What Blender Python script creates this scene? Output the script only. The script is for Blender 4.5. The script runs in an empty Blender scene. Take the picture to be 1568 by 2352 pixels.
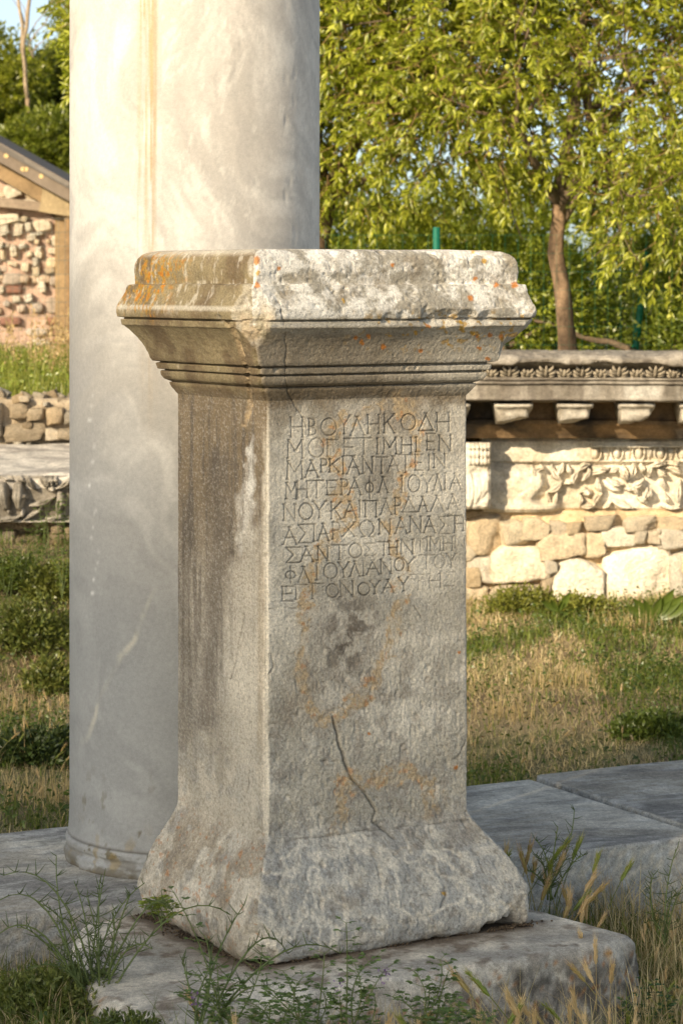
import bpy, math, random
import numpy as np
from mathutils import Vector, Matrix

SC = bpy.context.scene
COL = bpy.context.collection
# ---------------------------------------------------------------- camera
FPX, VW, VH, HOR, VCX, CAMZ = 5900.0, 1568.0, 2352.0, 650.0, 784.0, 1.45
cam = bpy.data.cameras.new('camera')
camo = bpy.data.objects.new('camera', cam)
COL.objects.link(camo)
cam.sensor_fit = 'VERTICAL'
cam.sensor_height = 36.0
cam.sensor_width = 24.0
cam.lens = 36.0 * FPX / VH
cam.shift_y = -(VH / 2 - HOR) / VH
cam.clip_start = 0.1
cam.clip_end = 900
camo.location = (0, 0, CAMZ)
camo.rotation_euler = (math.radians(90), 0, 0)
cam.dof.use_dof = True
cam.dof.focus_distance = 5.75
cam.dof.aperture_fstop = 11.0
SC.camera = camo

# ---------------------------------------------------------------- light
SUN_AZ, SUN_EL = math.radians(-34.0), math.radians(23.0)   # azimuth measured from behind the camera, negative = left
TOSUN = Vector((math.sin(SUN_AZ) * math.cos(SUN_EL), -math.cos(SUN_AZ) * math.cos(SUN_EL), math.sin(SUN_EL)))
world = bpy.data.worlds.new('World')
SC.world = world
world.use_nodes = True
wn = world.node_tree
wn.nodes.clear()
sky = wn.nodes.new('ShaderNodeTexSky')
sky.sky_type = 'NISHITA'
sky.sun_disc = False
sky.sun_elevation = SUN_EL
sky.sun_rotation = math.atan2(TOSUN.x, TOSUN.y)
sky.air_density = .55
sky.dust_density = 1.6
sky.ozone_density = 3.2
bg = wn.nodes.new('ShaderNodeBackground')
bg.inputs['Strength'].default_value = 0.15
wo = wn.nodes.new('ShaderNodeOutputWorld')
hs_ = wn.nodes.new('ShaderNodeHueSaturation')     # hazy evening: a paler sky all round
hs_.inputs['Saturation'].default_value = .72
wn.links.new(sky.outputs[0], hs_.inputs['Color'])
tn = wn.nodes.new('ShaderNodeVectorMath'); tn.operation = 'MULTIPLY'; tn.inputs[1].default_value = (1.10, 1.05, .88)
wn.links.new(hs_.outputs[0], tn.inputs[0])
wn.links.new(tn.outputs[0], bg.inputs['Color'])
wn.links.new(bg.outputs[0], wo.inputs['Surface'])

sl = bpy.data.lights.new('sun', 'SUN')
sl.energy = 4.5
sl.angle = math.radians(0.7)
sl.color = (1.0, 0.83, 0.59)
so = bpy.data.objects.new('sun', sl)
so.rotation_euler = (-TOSUN).to_track_quat('-Z', 'Y').to_euler()
so.location = (0, 0, 20)
COL.objects.link(so)

SC.view_settings.view_transform = 'Standard'
SC.view_settings.look = 'None'
SC.view_settings.gamma = 1.0
SC.view_settings.use_curve_mapping = False
SC.view_settings.exposure = 0.78
SC.render.engine = 'CYCLES'
SC.cycles.max_bounces = 6
SC.cycles.transparent_max_bounces = 4
SC.cycles.use_denoising = True
# ---------------------------------------------------------------- numpy helpers
def P3(x, y, Y):
    """world point seen at photo coordinate (x, y) and lying at depth Y"""
    return np.array([(x - VCX) / FPX * Y, Y, CAMZ - (y - HOR) / FPX * Y])

def PZ(x, y, z):
    Y = (CAMZ - z) * FPX / (y - HOR)
    return np.array([(x - VCX) / FPX * Y, Y, z])

def h3(ix, iy, iz, seed):
    n = (ix.astype(np.uint32) * np.uint32(374761393) + iy.astype(np.uint32) * np.uint32(668265263)
         + iz.astype(np.uint32) * np.uint32(2246822519) + np.uint32((seed * 3266489917 + 12345) & 0xffffffff))
    n = (n ^ (n >> np.uint32(13))) * np.uint32(1274126177)
    n = (n ^ (n >> np.uint32(15))) * np.uint32(2654435761)
    return ((n ^ (n >> np.uint32(16))) >> np.uint32(8)).astype(np.float32) / 16777216.0

def vnoise(P, seed=0):
    P = np.asarray(P, dtype=np.float64) + 1000.0
    f0 = np.floor(P)
    t = (P - f0).astype(np.float32)
    t = t * t * (3 - 2 * t)
    i = f0.astype(np.int64)
    x, y, z = i[..., 0], i[..., 1], i[..., 2]
    tx, ty, tz = t[..., 0], t[..., 1], t[..., 2]
    def c(a, b, d): return h3(x + a, y + b, z + d, seed)
    a = c(0, 0, 0) * (1 - tx) + c(1, 0, 0) * tx
    b = c(0, 1, 0) * (1 - tx) + c(1, 1, 0) * tx
    d = c(0, 0, 1) * (1 - tx) + c(1, 0, 1) * tx
    e = c(0, 1, 1) * (1 - tx) + c(1, 1, 1) * tx
    return (a * (1 - ty) + b * ty) * (1 - tz) + (d * (1 - ty) + e * ty) * tz

def fbm(P, scale=1.0, octv=4, seed=0, gain=0.5):
    P = np.asarray(P, dtype=np.float64) * scale
    s, a, tot = 0.0, 1.0, 0.0
    for k in range(octv):
        s = s + a * vnoise(P * (2.03 ** k) + 17.3 * k, seed + 31 * k)
        tot += a
        a *= gain
    return s / tot            # 0..1 around .5

def sst(a, b, x):
    t = np.clip((x - a) / (b - a), 0, 1)
    return t * t * (3 - 2 * t)

def mix(a, b, t):
    a = np.asarray(a, dtype=float); b = np.asarray(b, dtype=float)
    return a + (b - a) * np.asarray(t)[..., None]

def make_mesh(name, V, faces, cols=None, smooth=True, mat=None, parent=None, link=True):
    """V (n,3); faces: list of int arrays (m,k)"""
    V = np.ascontiguousarray(V, dtype=np.float32).reshape(-1, 3)
    me = bpy.data.meshes.new(name)
    me.vertices.add(len(V))
    me.vertices.foreach_set('co', V.ravel())
    faces = [np.asarray(f) for f in (faces if isinstance(faces, list) else [faces]) if len(f)]
    loops = np.concatenate([f.ravel() for f in faces]).astype(np.int32)
    tot = np.concatenate([np.full(len(f), f.shape[1], dtype=np.int32) for f in faces])
    st = np.concatenate([[0], np.cumsum(tot)[:-1]]).astype(np.int32)
    me.loops.add(len(loops))
    me.loops.foreach_set('vertex_index', loops)
    me.polygons.add(len(tot))
    me.polygons.foreach_set('loop_start', st)
    me.polygons.foreach_set('loop_total', tot)
    me.polygons.foreach_set('use_smooth', np.full(len(tot), smooth, dtype=bool))
    if cols is not None:
        cols = np.asarray(cols, dtype=np.float32).reshape(-1, cols.shape[-1])
        if cols.shape[1] == 3:
            cols = np.concatenate([cols, np.ones((len(cols), 1), np.float32)], 1)
        at = me.color_attributes.new('Col', 'FLOAT_COLOR', 'POINT')
        at.data.foreach_set('color', np.ascontiguousarray(cols, dtype=np.float32).ravel())
    me.update()
    me.validate()
    if mat: me.materials.append(mat)
    if not link: return me
    o = bpy.data.objects.new(name, me)
    COL.objects.link(o)
    if parent is not None: o.parent = parent
    return o

def grid_faces(n, m, wrap=False, base=0):
    i = np.arange(n - 1)[:, None]
    j = np.arange(m if wrap else m - 1)[None, :]
    j2 = (j + 1) % m
    a = i * m + j; b = i * m + j2; c = (i + 1) * m + j2; d = (i + 1) * m + j
    return np.stack([a, b, c, d], -1).reshape(-1, 4) + base

def grid_normals(G, wrap=False):
    du = np.gradient(G, axis=0)
    if wrap:
        dv = (np.roll(G, -1, 1) - np.roll(G, 1, 1)) / 2
    else:
        dv = np.gradient(G, axis=1)
    n = np.cross(dv, du)
    l = np.linalg.norm(n, axis=-1, keepdims=True)
    return n / np.maximum(l, 1e-12)

class MB:
    """collects pieces of geometry that become ONE mesh object"""
    def __init__(s):
        s.v, s.f, s.c, s.n = [], [], [], 0
    def add(s, V, F, C=None):
        V = np.asarray(V, dtype=float).reshape(-1, 3)
        for f in (F if isinstance(F, list) else [F]):
            s.f.append(np.asarray(f) + s.n)
        s.v.append(V)
        if C is None: C = (1, 1, 1)
        C = np.asarray(C, dtype=float)
        if C.ndim == 1: C = np.tile(C[:3], (len(V), 1))
        s.c.append(C.reshape(-1, C.shape[-1])[:, :3])
        s.n += len(V)
    def tube(s, pts, rad, sides=6, col=None, cap=True):
        pts = np.asarray(pts, dtype=float)
        n = len(pts)
        rad = np.full(n, rad) if np.isscalar(rad) else np.asarray(rad, dtype=float)
        t = np.gradient(pts, axis=0)
        t /= np.maximum(np.linalg.norm(t, axis=1, keepdims=True), 1e-9)
        ref = np.array([0, 0, 1.0]) if abs(t[0][2]) < .9 else np.array([1.0, 0, 0])
        u = np.cross(t, ref); u /= np.maximum(np.linalg.norm(u, axis=1, keepdims=True), 1e-9)
        w = np.cross(t, u)
        a = np.linspace(0, 2 * np.pi, sides, endpoint=False)
        R = pts[:, None, :] + rad[:, None, None] * (np.cos(a)[None, :, None] * u[:, None, :] + np.sin(a)[None, :, None] * w[:, None, :])
        F = [grid_faces(n, sides, True)]
        if cap:
            F.append(np.array([list(range(sides))[::-1]]))
            F.append(np.array([[(n - 1) * sides + k for k in range(sides)]]))
        s.add(R.reshape(-1, 3), F, col)
    def box(s, c, size, rot=None, col=None):
        c = np.asarray(c, float); h = np.asarray(size, float) / 2
        q = np.array([[-1,-1,-1],[1,-1,-1],[1,1,-1],[-1,1,-1],[-1,-1,1],[1,-1,1],[1,1,1],[-1,1,1]]) * h
        if rot is not None: q = q @ np.asarray(rot).T
        s.add(q + c, np.array([[0,3,2,1],[4,5,6,7],[0,1,5,4],[1,2,6,5],[2,3,7,6],[3,0,4,7]]), col)
    def build(s, name, mat, parent=None, smooth=True, link=True):
        return make_mesh(name, np.concatenate(s.v), s.f, np.concatenate(s.c), smooth, mat, parent, link)

def empty(name, loc=(0, 0, 0), rz=0.0):
    o = bpy.data.objects.new(name, None)
    o.location = loc; o.rotation_euler = (0, 0, rz)
    o.empty_display_size = 0.1
    COL.objects.link(o)
    return o

def tag(o, label=None, cat=None, group=None, kind=None):
    if label: o['label'] = label
    if cat: o['category'] = cat
    if group: o['group'] = group
    if kind: o['kind'] = kind
    return o

def copy_tree(o, parent=None):
    c = o.copy(); COL.objects.link(c)
    if parent is not None: c.parent = parent
    for ch in list(o.children): copy_tree(ch, c)
    return c

# ---------------------------------------------------------------- materials
def new_mat(name):
    m = bpy.data.materials.new(name); m.use_nodes = True
    nt = m.node_tree; nt.nodes.clear()
    out = nt.nodes.new('ShaderNodeOutputMaterial')
    return m, nt, out

def stone_mat(name, base=None, grain=(90, 420), vary=.28, bump=.5, bdist=.0015, rough=.85, rand=0.0, rhue=None, pits=0.0, mscale=6.0):
    """stone: colour from attribute Col (or base) with crystalline grain, blotches, fine relief"""
    m, nt, out = new_mat(name)
    N, L = nt.nodes, nt.links
    bs = N.new('ShaderNodeBsdfPrincipled')
    bs.inputs['Roughness'].default_value = rough
    bs.inputs['Specular IOR Level'].default_value = .25
    L.new(bs.outputs[0], out.inputs['Surface'])
    tc = N.new('ShaderNodeTexCoord')
    if base is None:
        at = N.new('ShaderNodeAttribute'); at.attribute_name = 'Col'; c0 = at.outputs['Color']
    else:
        rg = N.new('ShaderNodeRGB'); rg.outputs[0].default_value = (*base, 1); c0 = rg.outputs[0]
    def noise(sc, det=3, ro=.6):
        n = N.new('ShaderNodeTexNoise'); n.inputs['Scale'].default_value = sc
        n.inputs['Detail'].default_value = det; n.inputs['Roughness'].default_value = ro
        L.new(tc.outputs['Object'], n.inputs['Vector']); return n
    n1, n2, n3 = noise(grain[0], 4, .7), noise(grain[1], 2, .6), noise(mscale, 5, .65)
    def ramp(n, lo, hi):
        r = N.new('ShaderNodeMapRange'); r.inputs['From Min'].default_value = .3; r.inputs['From Max'].default_value = .7
        r.inputs['To Min'].default_value = lo; r.inputs['To Max'].default_value = hi
        L.new(n.outputs['Fac'], r.inputs['Value']); return r.outputs[0]
    def mul(c, v):
        x = N.new('ShaderNodeVectorMath'); x.operation = 'SCALE'
        L.new(c, x.inputs[0]); L.new(v, x.inputs['Scale']); return x.outputs[0]
    c = mul(c0, ramp(n1, 1 - vary, 1 + vary))
    c = mul(c, ramp(n2, 1 - vary * .8, 1 + vary * .8))
    c = mul(c, ramp(n3, 1 - vary * .7, 1 + vary * .7))
    if rand or rhue:
        oi = N.new('ShaderNodeObjectInfo')
        r = N.new('ShaderNodeMapRange'); r.inputs['To Min'].default_value = 1 - rand; r.inputs['To Max'].default_value = 1 + rand
        L.new(oi.outputs['Random'], r.inputs['Value']); c = mul(c, r.outputs[0])
        if rhue:
            mx = N.new('ShaderNodeMix'); mx.data_type = 'RGBA'; mx.blend_type = 'MULTIPLY'
            ml = N.new('ShaderNodeMath'); ml.operation = 'MULTIPLY'; ml.inputs[1].default_value = 7.31
            fr = N.new('ShaderNodeMath'); fr.operation = 'FRACT'
            L.new(oi.outputs['Random'], ml.inputs[0]); L.new(ml.outputs[0], fr.inputs[0])
            L.new(fr.outputs[0], mx.inputs['Factor']); L.new(c, mx.inputs['A']); mx.inputs['B'].default_value = (*rhue, 1)
            c = mx.outputs['Result']
    L.new(c, bs.inputs['Base Color'])
    ad = N.new('ShaderNodeMath'); ad.operation = 'ADD'
    m2 = N.new('ShaderNodeMath'); m2.operation = 'MULTIPLY'; m2.inputs[1].default_value = .45
    L.new(n2.outputs['Fac'], m2.inputs[0]); L.new(n1.outputs['Fac'], ad.inputs[0]); L.new(m2.outputs[0], ad.inputs[1])
    hgt = ad.outputs[0]
    if pits:
        vo = N.new('ShaderNodeTexVoronoi'); vo.inputs['Scale'].default_value = pits
        L.new(tc.outputs['Object'], vo.inputs['Vector'])
        pr = N.new('ShaderNodeMapRange'); pr.inputs['From Min'].default_value = .05; pr.inputs['From Max'].default_value = .3
        pr.inputs['To Min'].default_value = -1.0; pr.inputs['To Max'].default_value = 0
        L.new(vo.outputs['Distance'], pr.inputs['Value'])
        a2 = N.new('ShaderNodeMath'); a2.operation = 'ADD'
        L.new(hgt, a2.inputs[0]); L.new(pr.outputs[0], a2.inputs[1]); hgt = a2.outputs[0]
    bp = N.new('ShaderNodeBump'); bp.inputs['Strength'].default_value = bump; bp.inputs['Distance'].default_value = bdist
    L.new(hgt, bp.inputs['Height']); L.new(bp.outputs[0], bs.inputs['Normal'])
    return m

def leaf_mat(name, trans=.45, gloss=.035, tint=1.0, tcol=(1.15, 1.25, .55)):
    m, nt, out = new_mat(name)
    N, L = nt.nodes, nt.links
    at = N.new('ShaderNodeAttribute'); at.attribute_name = 'Col'
    df = N.new('ShaderNodeBsdfDiffuse'); tr = N.new('ShaderNodeBsdfTranslucent'); gl = N.new('ShaderNodeBsdfGlossy')
    gl.inputs['Roughness'].default_value = .38; gl.inputs['Color'].default_value = (.9, .9, .9, 1)
    L.new(at.outputs['Color'], df.inputs['Color'])
    vm = N.new('ShaderNodeVectorMath'); vm.operation = 'MULTIPLY'; vm.inputs[1].default_value = tcol
    L.new(at.outputs['Color'], vm.inputs[0]); L.new(vm.outputs[0], tr.inputs['Color'])
    a = N.new('ShaderNodeMixShader'); a.inputs[0].default_value = trans
    L.new(df.outputs[0], a.inputs[1]); L.new(tr.outputs[0], a.inputs[2])
    b = N.new('ShaderNodeMixShader'); b.inputs[0].default_value = gloss
    L.new(a.outputs[0], b.inputs[1]); L.new(gl.outputs[0], b.inputs[2]); L.new(b.outputs[0], out.inputs['Surface'])
    return m

M_MARBLE = stone_mat('weathered_marble', None, (170, 560), .28, .7, .0017, pits=150)
M_COLUMN = stone_mat('column_marble', None, (90, 400), .09, .3, .0010, rough=.6, mscale=3)
M_SLAB = stone_mat('slab_stone', None, (95, 380), .26, .85, .002, pits=120)
M_PAVE = stone_mat('paving_stone', None, (70, 260), .30, .8, .002, pits=110)
M_WALL = stone_mat('wall_stone', None, (7, 26), .24, 1.0, .020, rand=.24, rhue=(1.0, .86, .68), mscale=1.8)
M_CARVED = stone_mat('carved_marble', None, (40, 130), .24, .8, .004, mscale=7)
M_MORTAR = stone_mat('lime_mortar', None, (40, 160), .2, 1.0, .008, mscale=8)
M_SOIL = stone_mat('soil', None, (60, 240), .4, 1.0, .006, mscale=5)
M_BARK = stone_mat('bark', None, (30, 120), .3, 1.0, .01)
M_LEAF = leaf_mat('leaf')
M_GRASS = leaf_mat('grass_blade', .3, .03, tcol=(1.05, 1.05, .7))
# ---------------------------------------------------------------- pedestal
ANG = math.radians(30.9)
uR = np.array([math.cos(ANG), math.sin(ANG), 0]); uL = np.array([-math.sin(ANG), math.cos(ANG), 0])
NPT = np.array([-.1639, 5.554, 0.0])          # near bottom-front corner of the shaft
WR, WL = .528, .421

def V_of_local(a, b, z):
    """photo coordinate of local pedestal point"""
    X = NPT[0] + a * uR[0] + b * uL[0]; Y = NPT[1] + a * uR[1] + b * uL[1]
    return VCX + X / Y * FPX, HOR + (CAMZ - z) / Y * FPX

def front_az(x, y, b=0.0):
    """photo coordinate -> (a, z) on the inscribed face"""
    k = (np.asarray(x, float) - VCX) / FPX
    # X = k*Y ; X = nx + a*c - b*s ; Y = ny + a*s + b*c
    c, s = uR[0], uR[1]
    nx = NPT[0] + b * uL[0]; ny = NPT[1] + b * uL[1]
    a = (k * ny - nx) / (c - k * s)
    Y = ny + a * s
    return a, CAMZ - (np.asarray(y, float) - HOR) / FPX * Y

def crop2(cx, cy):   # coordinates noted on the enlarged inscription
    return (1000 + cx * .57398) / 1.74171, (1550 + cy * .57398) / 1.74171

E20 = [(.5 + .5 * math.cos(t), .5 + .5 * math.sin(t)) for t in np.linspace(0, 2 * math.pi, 22)]
GL = {
 'H': [[(0,0),(0,1)],[(1,0),(1,1)],[(0,.5),(1,.48)]],
 'B': [[(0,0),(0,1)],[(0,0),(.7,.06),(.85,.22),(.7,.4),(.1,.47)],[(.1,.47),(.8,.55),(1,.74),(.8,.93),(0,1)]],
 'O': [E20],
 'Y': [[(0,0),(.5,.5)],[(1,0),(.5,.5)],[(.5,.5),(.5,1)]],
 'L': [[(0,1),(.5,.02)],[(.42,0),(1,1)]],
 'K': [[(0,0),(0,1)],[(.95,0),(0,.55)],[(.3,.4),(1,1)]],
 'D': [[(0,1),(.5,.02)],[(.42,0),(1,1)],[(0,1),(1,1)]],
 'M': [[(.05,0),(0,1)],[(.05,0),(.5,.6)],[(.5,.6),(.95,0)],[(.95,0),(1,1)]],
 'G': [[(0,0),(0,1)],[(0,0),(1,.02)]],
 'E': [[(0,0),(0,1)],[(0,0),(1,0)],[(0,.5),(.8,.5)],[(0,1),(1,1)]],
 'C': [[(0,.1),(0,1)],[(0,1),(.9,1)]],
 'T': [[(0,0),(1,0)],[(.5,0),(.5,1)]],
 'I': [[(.5,0),(.5,1)]],
 'N': [[(0,0),(0,1)],[(0,0),(1,1)],[(1,0),(1,1)]],
 'A': [[(0,1),(.5,.02)],[(.42,0),(1,1)],[(.2,.62),(.8,.6)]],
 'P': [[(0,0),(0,1)],[(0,0),(.8,.04),(1,.25),(.8,.46),(0,.5)]],
 'F': [[(.5,-.28),(.5,1.3)],[(.5+.5*math.cos(t),.5+.36*math.sin(t)) for t in np.linspace(0,2*math.pi,18)]],
 'Q': [[(0,0),(1,0)],[(.12,0),(.12,1)],[(.88,0),(.88,1)]],
 'X': [[(0,0),(1,1)],[(1,0),(0,1)]],
 'S': [[(1,0),(0,.02),(.6,.48),(0,1),(1,1)]],
 'W': [[(.35,.95),(.1,.7),(0,.42),(.15,.14),(.5,0),(.85,.14),(1,.42),(.9,.7),(.65,.95)],[(.1,1),(.38,.95)],[(.62,.95),(.95,1)]],
}
INS = [
 [('H',288,208,368,348),('B',414,218,462,336),('O',498,215,602,336),('Y',615,195,702,325),('L',705,205,800,335),('H',826,192,900,322),('K',940,186,1010,318),('O',1055,185,1155,298),('D',1180,180,1280,302),('H',1306,178,1388,308)],
 [('M',266,366,370,495),('O',410,354,518,488),('G',543,365,606,482),('E',660,357,726,478),('T',750,353,842,468),('I',886,355,896,466),('M',932,350,1022,464),('H',1060,350,1126,458),('C',1160,338,1188,450),('E',1236,322,1285,438),('N',1323,335,1400,442)],
 [('M',262,515,368,640),('A',388,508,480,628),('P',500,500,540,592),('K',560,500,622,590),('I',645,485,657,605),('A',680,485,768,605),('N',790,485,856,600),('T',888,487,952,600),('A',962,480,1042,592),('T',1042,470,1130,595),('E',1156,470,1202,580),('I',1245,472,1255,578),('N',1286,463,1360,562)],
 [('M',255,665,328,780),('H',335,655,402,770),('T',425,650,512,770),('E',542,650,602,750),('P',642,640,686,750),('A',690,630,778,750),('F',808,650,865,748),('L',900,625,965,735),('I',1056,618,1068,735),('O',1105,612,1185,730),('Y',1205,614,1275,733),('L',1282,605,1342,718),('I',1355,600,1366,718),('A',1395,600,1475,712)],
 [('N',240,815,316,930),('O',345,808,440,922),('Y',445,795,530,910),('K',572,800,640,918),('A',660,795,745,910),('I',762,790,774,905),('Q',795,792,895,905),('A',915,775,990,888),('P',1016,770,1058,885),('D',1065,765,1160,870),('A',1178,762,1240,868),('L',1262,755,1355,865),('A',1380,745,1455,852)],
 [('A',235,975,330,1095),('S',340,955,425,1085),('I',444,955,456,1075),('A',480,950,555,1070),('P',582,940,632,1060),('X',650,940,735,1040),('W',765,925,868,1045),('N',905,920,980,1025),('A',1015,910,1100,1020),('N',1120,900,1195,1010),('A',1215,900,1295,1015),('S',1315,900,1390,1020),('T',1385,895,1474,1012),('H',1436,905,1490,1000)],
 [('S',255,1115,345,1222),('A',358,1110,445,1215),('N',478,1108,546,1208),('T',580,1100,675,1200),('O',692,1088,782,1188),('S',800,1088,865,1172),('T',888,1078,984,1172),('H',975,1072,1030,1165),('N',1060,1062,1138,1162),('T',1155,1055,1225,1150),('I',1232,1045,1244,1140),('M',1258,1042,1330,1140),('H',1352,1042,1412,1138),('N',1432,1035,1496,1120)],
 [('F',252,1270,322,1345),('L',340,1250,420,1360),('I',464,1225,476,1345),('O',518,1225,612,1335),('Y',622,1220,690,1325),('L',702,1212,768,1318),('I',786,1210,798,1315),('A',815,1205,905,1305),('N',915,1200,985,1300),('O',1010,1190,1075,1280),('Y',1065,1185,1150,1280),('T',1185,1170,1280,1265),('O',1285,1165,1360,1262),('Y',1375,1160,1435,1255)],
 [('E',230,1390,302,1490),('G',325,1375,396,1480),('G',440,1368,506,1475),('O',535,1370,620,1465),('N',635,1350,720,1460),('O',755,1362,835,1450),('Y',840,1350,905,1440),('A',925,1340,1010,1435),('Y',1040,1325,1105,1420),('T',1118,1305,1235,1412),('H',1255,1298,1330,1400),('S',1355,1288,1425,1385)],
]

# profile rows: (z, offset factor, set) ; cap offsets in metres, base offsets as factors
CAP = [(1.195,0),(1.204,.006),(1.213,.0115),(1.2165,.0135),(1.2225,.0145),(1.2235,.009),(1.2265,.016),(1.231,.0245),(1.238,.0285),(1.2455,.0300),(1.2485,.0290),
       (1.2495,.0225),(1.2525,.0225),(1.2535,.0350),(1.266,.0375),(1.2675,.0305),(1.2705,.0305),(1.272,.0440),(1.280,.0480),(1.290,.0510),(1.300,.0555),(1.312,.0610),(1.324,.0685),(1.336,.0780),
       (1.346,.0870),(1.352,.0930),(1.3535,.0965),(1.3665,.0985),(1.3675,.0925),(1.3705,.0925),(1.3720,.1040),(1.382,.1065),(1.395,.1060),(1.410,.1000),(1.428,.0915),(1.440,.0890),(1.4465,.0860),
       (1.4480,.0740),(1.455,.0735),(1.475,.0755),(1.493,.0745),(1.506,.0700),(1.515,.0620),(1.5205,.0520),(1.5225,.040)]
BASE = [(.0,.90),(.006,.965),(.02,1.0),(.045,1.01),(.064,1.0),(.085,.94),(.107,.855),(.14,.69),(.17,.53),(.20,.32),(.2176,.20),(.235,.085),(.25,.02),(.262,0)]

def resample(pts, step):
    pts = np.asarray(pts, float)
    d = np.concatenate([[0], np.cumsum(np.linalg.norm(np.diff(pts, axis=0), axis=1))])
    n = max(2, int(d[-1] / step) + 1)
    s = np.unique(np.concatenate([np.linspace(0, d[-1], n)]))
    return np.stack([np.interp(s, d, pts[:, k]) for k in range(pts.shape[1])], 1)

def build_pedestal():
    base = resample([(z, f * .08) for z, f in BASE], .0030)
    cap = resample(CAP, .0021)
    z_lo = np.arange(.2645, .745, .0030)
    z_hi = np.arange(.746, 1.1945, .00155)
    rows = [(z, 0.0, f / .08) for z, f in base] + [(z, 0, 0) for z in z_lo] + [(z, 0, 0) for z in z_hi] + [(z, f, 0) for z, f in cap]
    rows = np.array(rows)
    i_base = len(base); i_cap = len(base) + len(z_lo) + len(z_hi)
    Z, OC, OB = rows[:, 0], rows[:, 1], rows[:, 2]
    # per side outward offset
    oF = OC + OB * .092; oL = OC + OB * .079; oB = OC + OB * .054; oR = OC * 1.22 + OB * .120
    nF, nL, nH = 350, 150, 34
    tF = np.linspace(0, 1, nF, endpoint=False); tL = np.linspace(0, 1, nL, endpoint=False); tH = np.linspace(0, 1, nH, endpoint=False)
    # ring order: right-front corner -> front face leftwards -> near corner -> left face back -> back face -> right face
    a0, a1, b0, b1 = -oL, WR + oR, -oF, WL + oB
    A = np.concatenate([a1[:, None] + (a0 - a1)[:, None] * tF, np.repeat(a0[:, None], nL, 1), a0[:, None] + (a1 - a0)[:, None] * tH, np.repeat(a1[:, None], nH, 1)], 1)
    B = np.concatenate([np.repeat(b0[:, None], nF, 1), b0[:, None] + (b1 - b0)[:, None] * tL, np.repeat(b1[:, None], nH, 1), b1[:, None] + (b0 - b1)[:, None] * tH], 1)
    ZZ = np.repeat(Z[:, None], A.shape[1], 1)
    side = np.concatenate([np.zeros(nF), np.ones(nL), np.full(nH, 2), np.full(nH, 3)])[None, :].repeat(len(Z), 0)
    G = np.stack([A, B, ZZ], -1)
    # the cap tilts a hair, as the eroded block does; edges wander a little
    wob = (fbm(G * [1, 1, .5], 5, 3, 5) - .5)
    Nn = np.stack([np.where(side == 1, -1, np.where(side == 3, 1, 0)), np.where(side == 0, -1, np.where(side == 2, 1, 0)), np.zeros_like(A)], -1).astype(float)
    # smooth corner normals
    dn = np.zeros_like(Nn)
    da0 = np.minimum(np.abs(A - a0[:, None]), 1); db0 = np.minimum(np.abs(B - b0[:, None]), 1)
    da1 = np.abs(A - a1[:, None]); db1 = np.abs(B - b1[:, None])
    dcorner = np.minimum.reduce([np.hypot(da0, db0), np.hypot(da1, db0), np.hypot(da0, db1), np.hypot(da1, db1)])
    rr = .011
    k = np.clip(1 - dcorner / rr, 0, 1) ** 2
    ctr = np.stack([np.full_like(A, WR / 2), np.full_like(A, WL / 2), ZZ], -1)
    dirc = np.sign(G - ctr); dirc[..., 2] = 0; dirc /= np.sqrt(2)
    G = G - dirc * (k * rr * .55)[..., None]
    Nn = Nn + dirc * (k * 1.2)[..., None]; Nn /= np.linalg.norm(Nn, axis=-1, keepdims=True)
    Nn_g = grid_normals(G, True)
    Nn_g *= np.sign((Nn_g * Nn).sum(-1, keepdims=True) + 1e-9)
    # photo coordinates of every vertex (to place its own stains where they are)
    vx, vy = V_of_local(G[..., 0], G[..., 1], G[..., 2])
    isF = side == 0; isL = side == 1
    capm = sst(1.19, 1.22, ZZ); upm = sst(1.37, 1.40, ZZ)
    basem = sst(.30, .20, ZZ)
    # ---- relief
    big = fbm(G, 9, 4, 11) - .5
    med = fbm(G, 38, 3, 12) - .5
    fin = fbm(G, 190, 2, 13) - .5
    pit = np.clip(.40 - fbm(G, 75, 2, 14), 0, 1)
    rough = np.clip(.55 + .45 * basem + .2 * upm * isF, 0, 1)
    lower = sst(1300, 1700, vy) * isF
    d = wob * .004 + big * .0045 * (.5 + basem * 1.1 + .6 * upm) + med * .0015 * (.45 + .5 * basem + .9 * upm * isF + .5 * lower) + fin * .0022 * (.4 + .6 * rough + .7 * lower) - pit * .012 * (.25 + basem * .6 + lower * .8 + upm * isF * .8)
    # crown, front: knobbly broken rock face
    kn = np.abs(fbm(G, 16, 4, 21) - .5) * 2
    d -= (isF * sst(1.372, 1.385, ZZ)) * (kn * .0040) * sst(.0, .25, fbm(G, 7, 2, 22) - .35)
    d -= sst(.012, 0, dcorner) * .004 * fbm(G, 40, 3, 23)
    darkc = np.zeros_like(A)
    # ---- cracks
    def crack(pts, w, dep, sidemask, seed=0, wander=7):
        nonlocal d, darkc
        pts = np.array(pts, float)
        jx = (fbm(np.stack([vy * .03, vy * 0 + seed, vx * .01], -1), 1, 3, 40 + seed) - .5) * 2 * wander
        jy = (fbm(np.stack([vx * .03, vx * 0 + seed, vy * .01], -1), 1, 3, 50 + seed) - .5) * 2 * wander
        bx = (vx > pts[:, 0].min() - 25) & (vx < pts[:, 0].max() + 25) & (vy > pts[:, 1].min() - 25) & (vy < pts[:, 1].max() + 25) & sidemask
        x = (vx + jx)[bx]; y = (vy + jy)[bx]
        dm = np.full(x.shape, 1e9)
        for p, q in zip(pts[:-1], pts[1:]):
            e = q - p; t = np.clip(((x - p[0]) * e[0] + (y - p[1]) * e[1]) / (e @ e), 0, 1)
            dm = np.minimum(dm, np.hypot(x - p[0] - t * e[0], y - p[1] - t * e[1]))
        wv = sst(.30, .62, fbm(G[bx], 28, 3, 60 + seed))
        f = np.clip(1 - dm / (w * (.25 + .85 * wv)), 0, 1)
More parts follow.
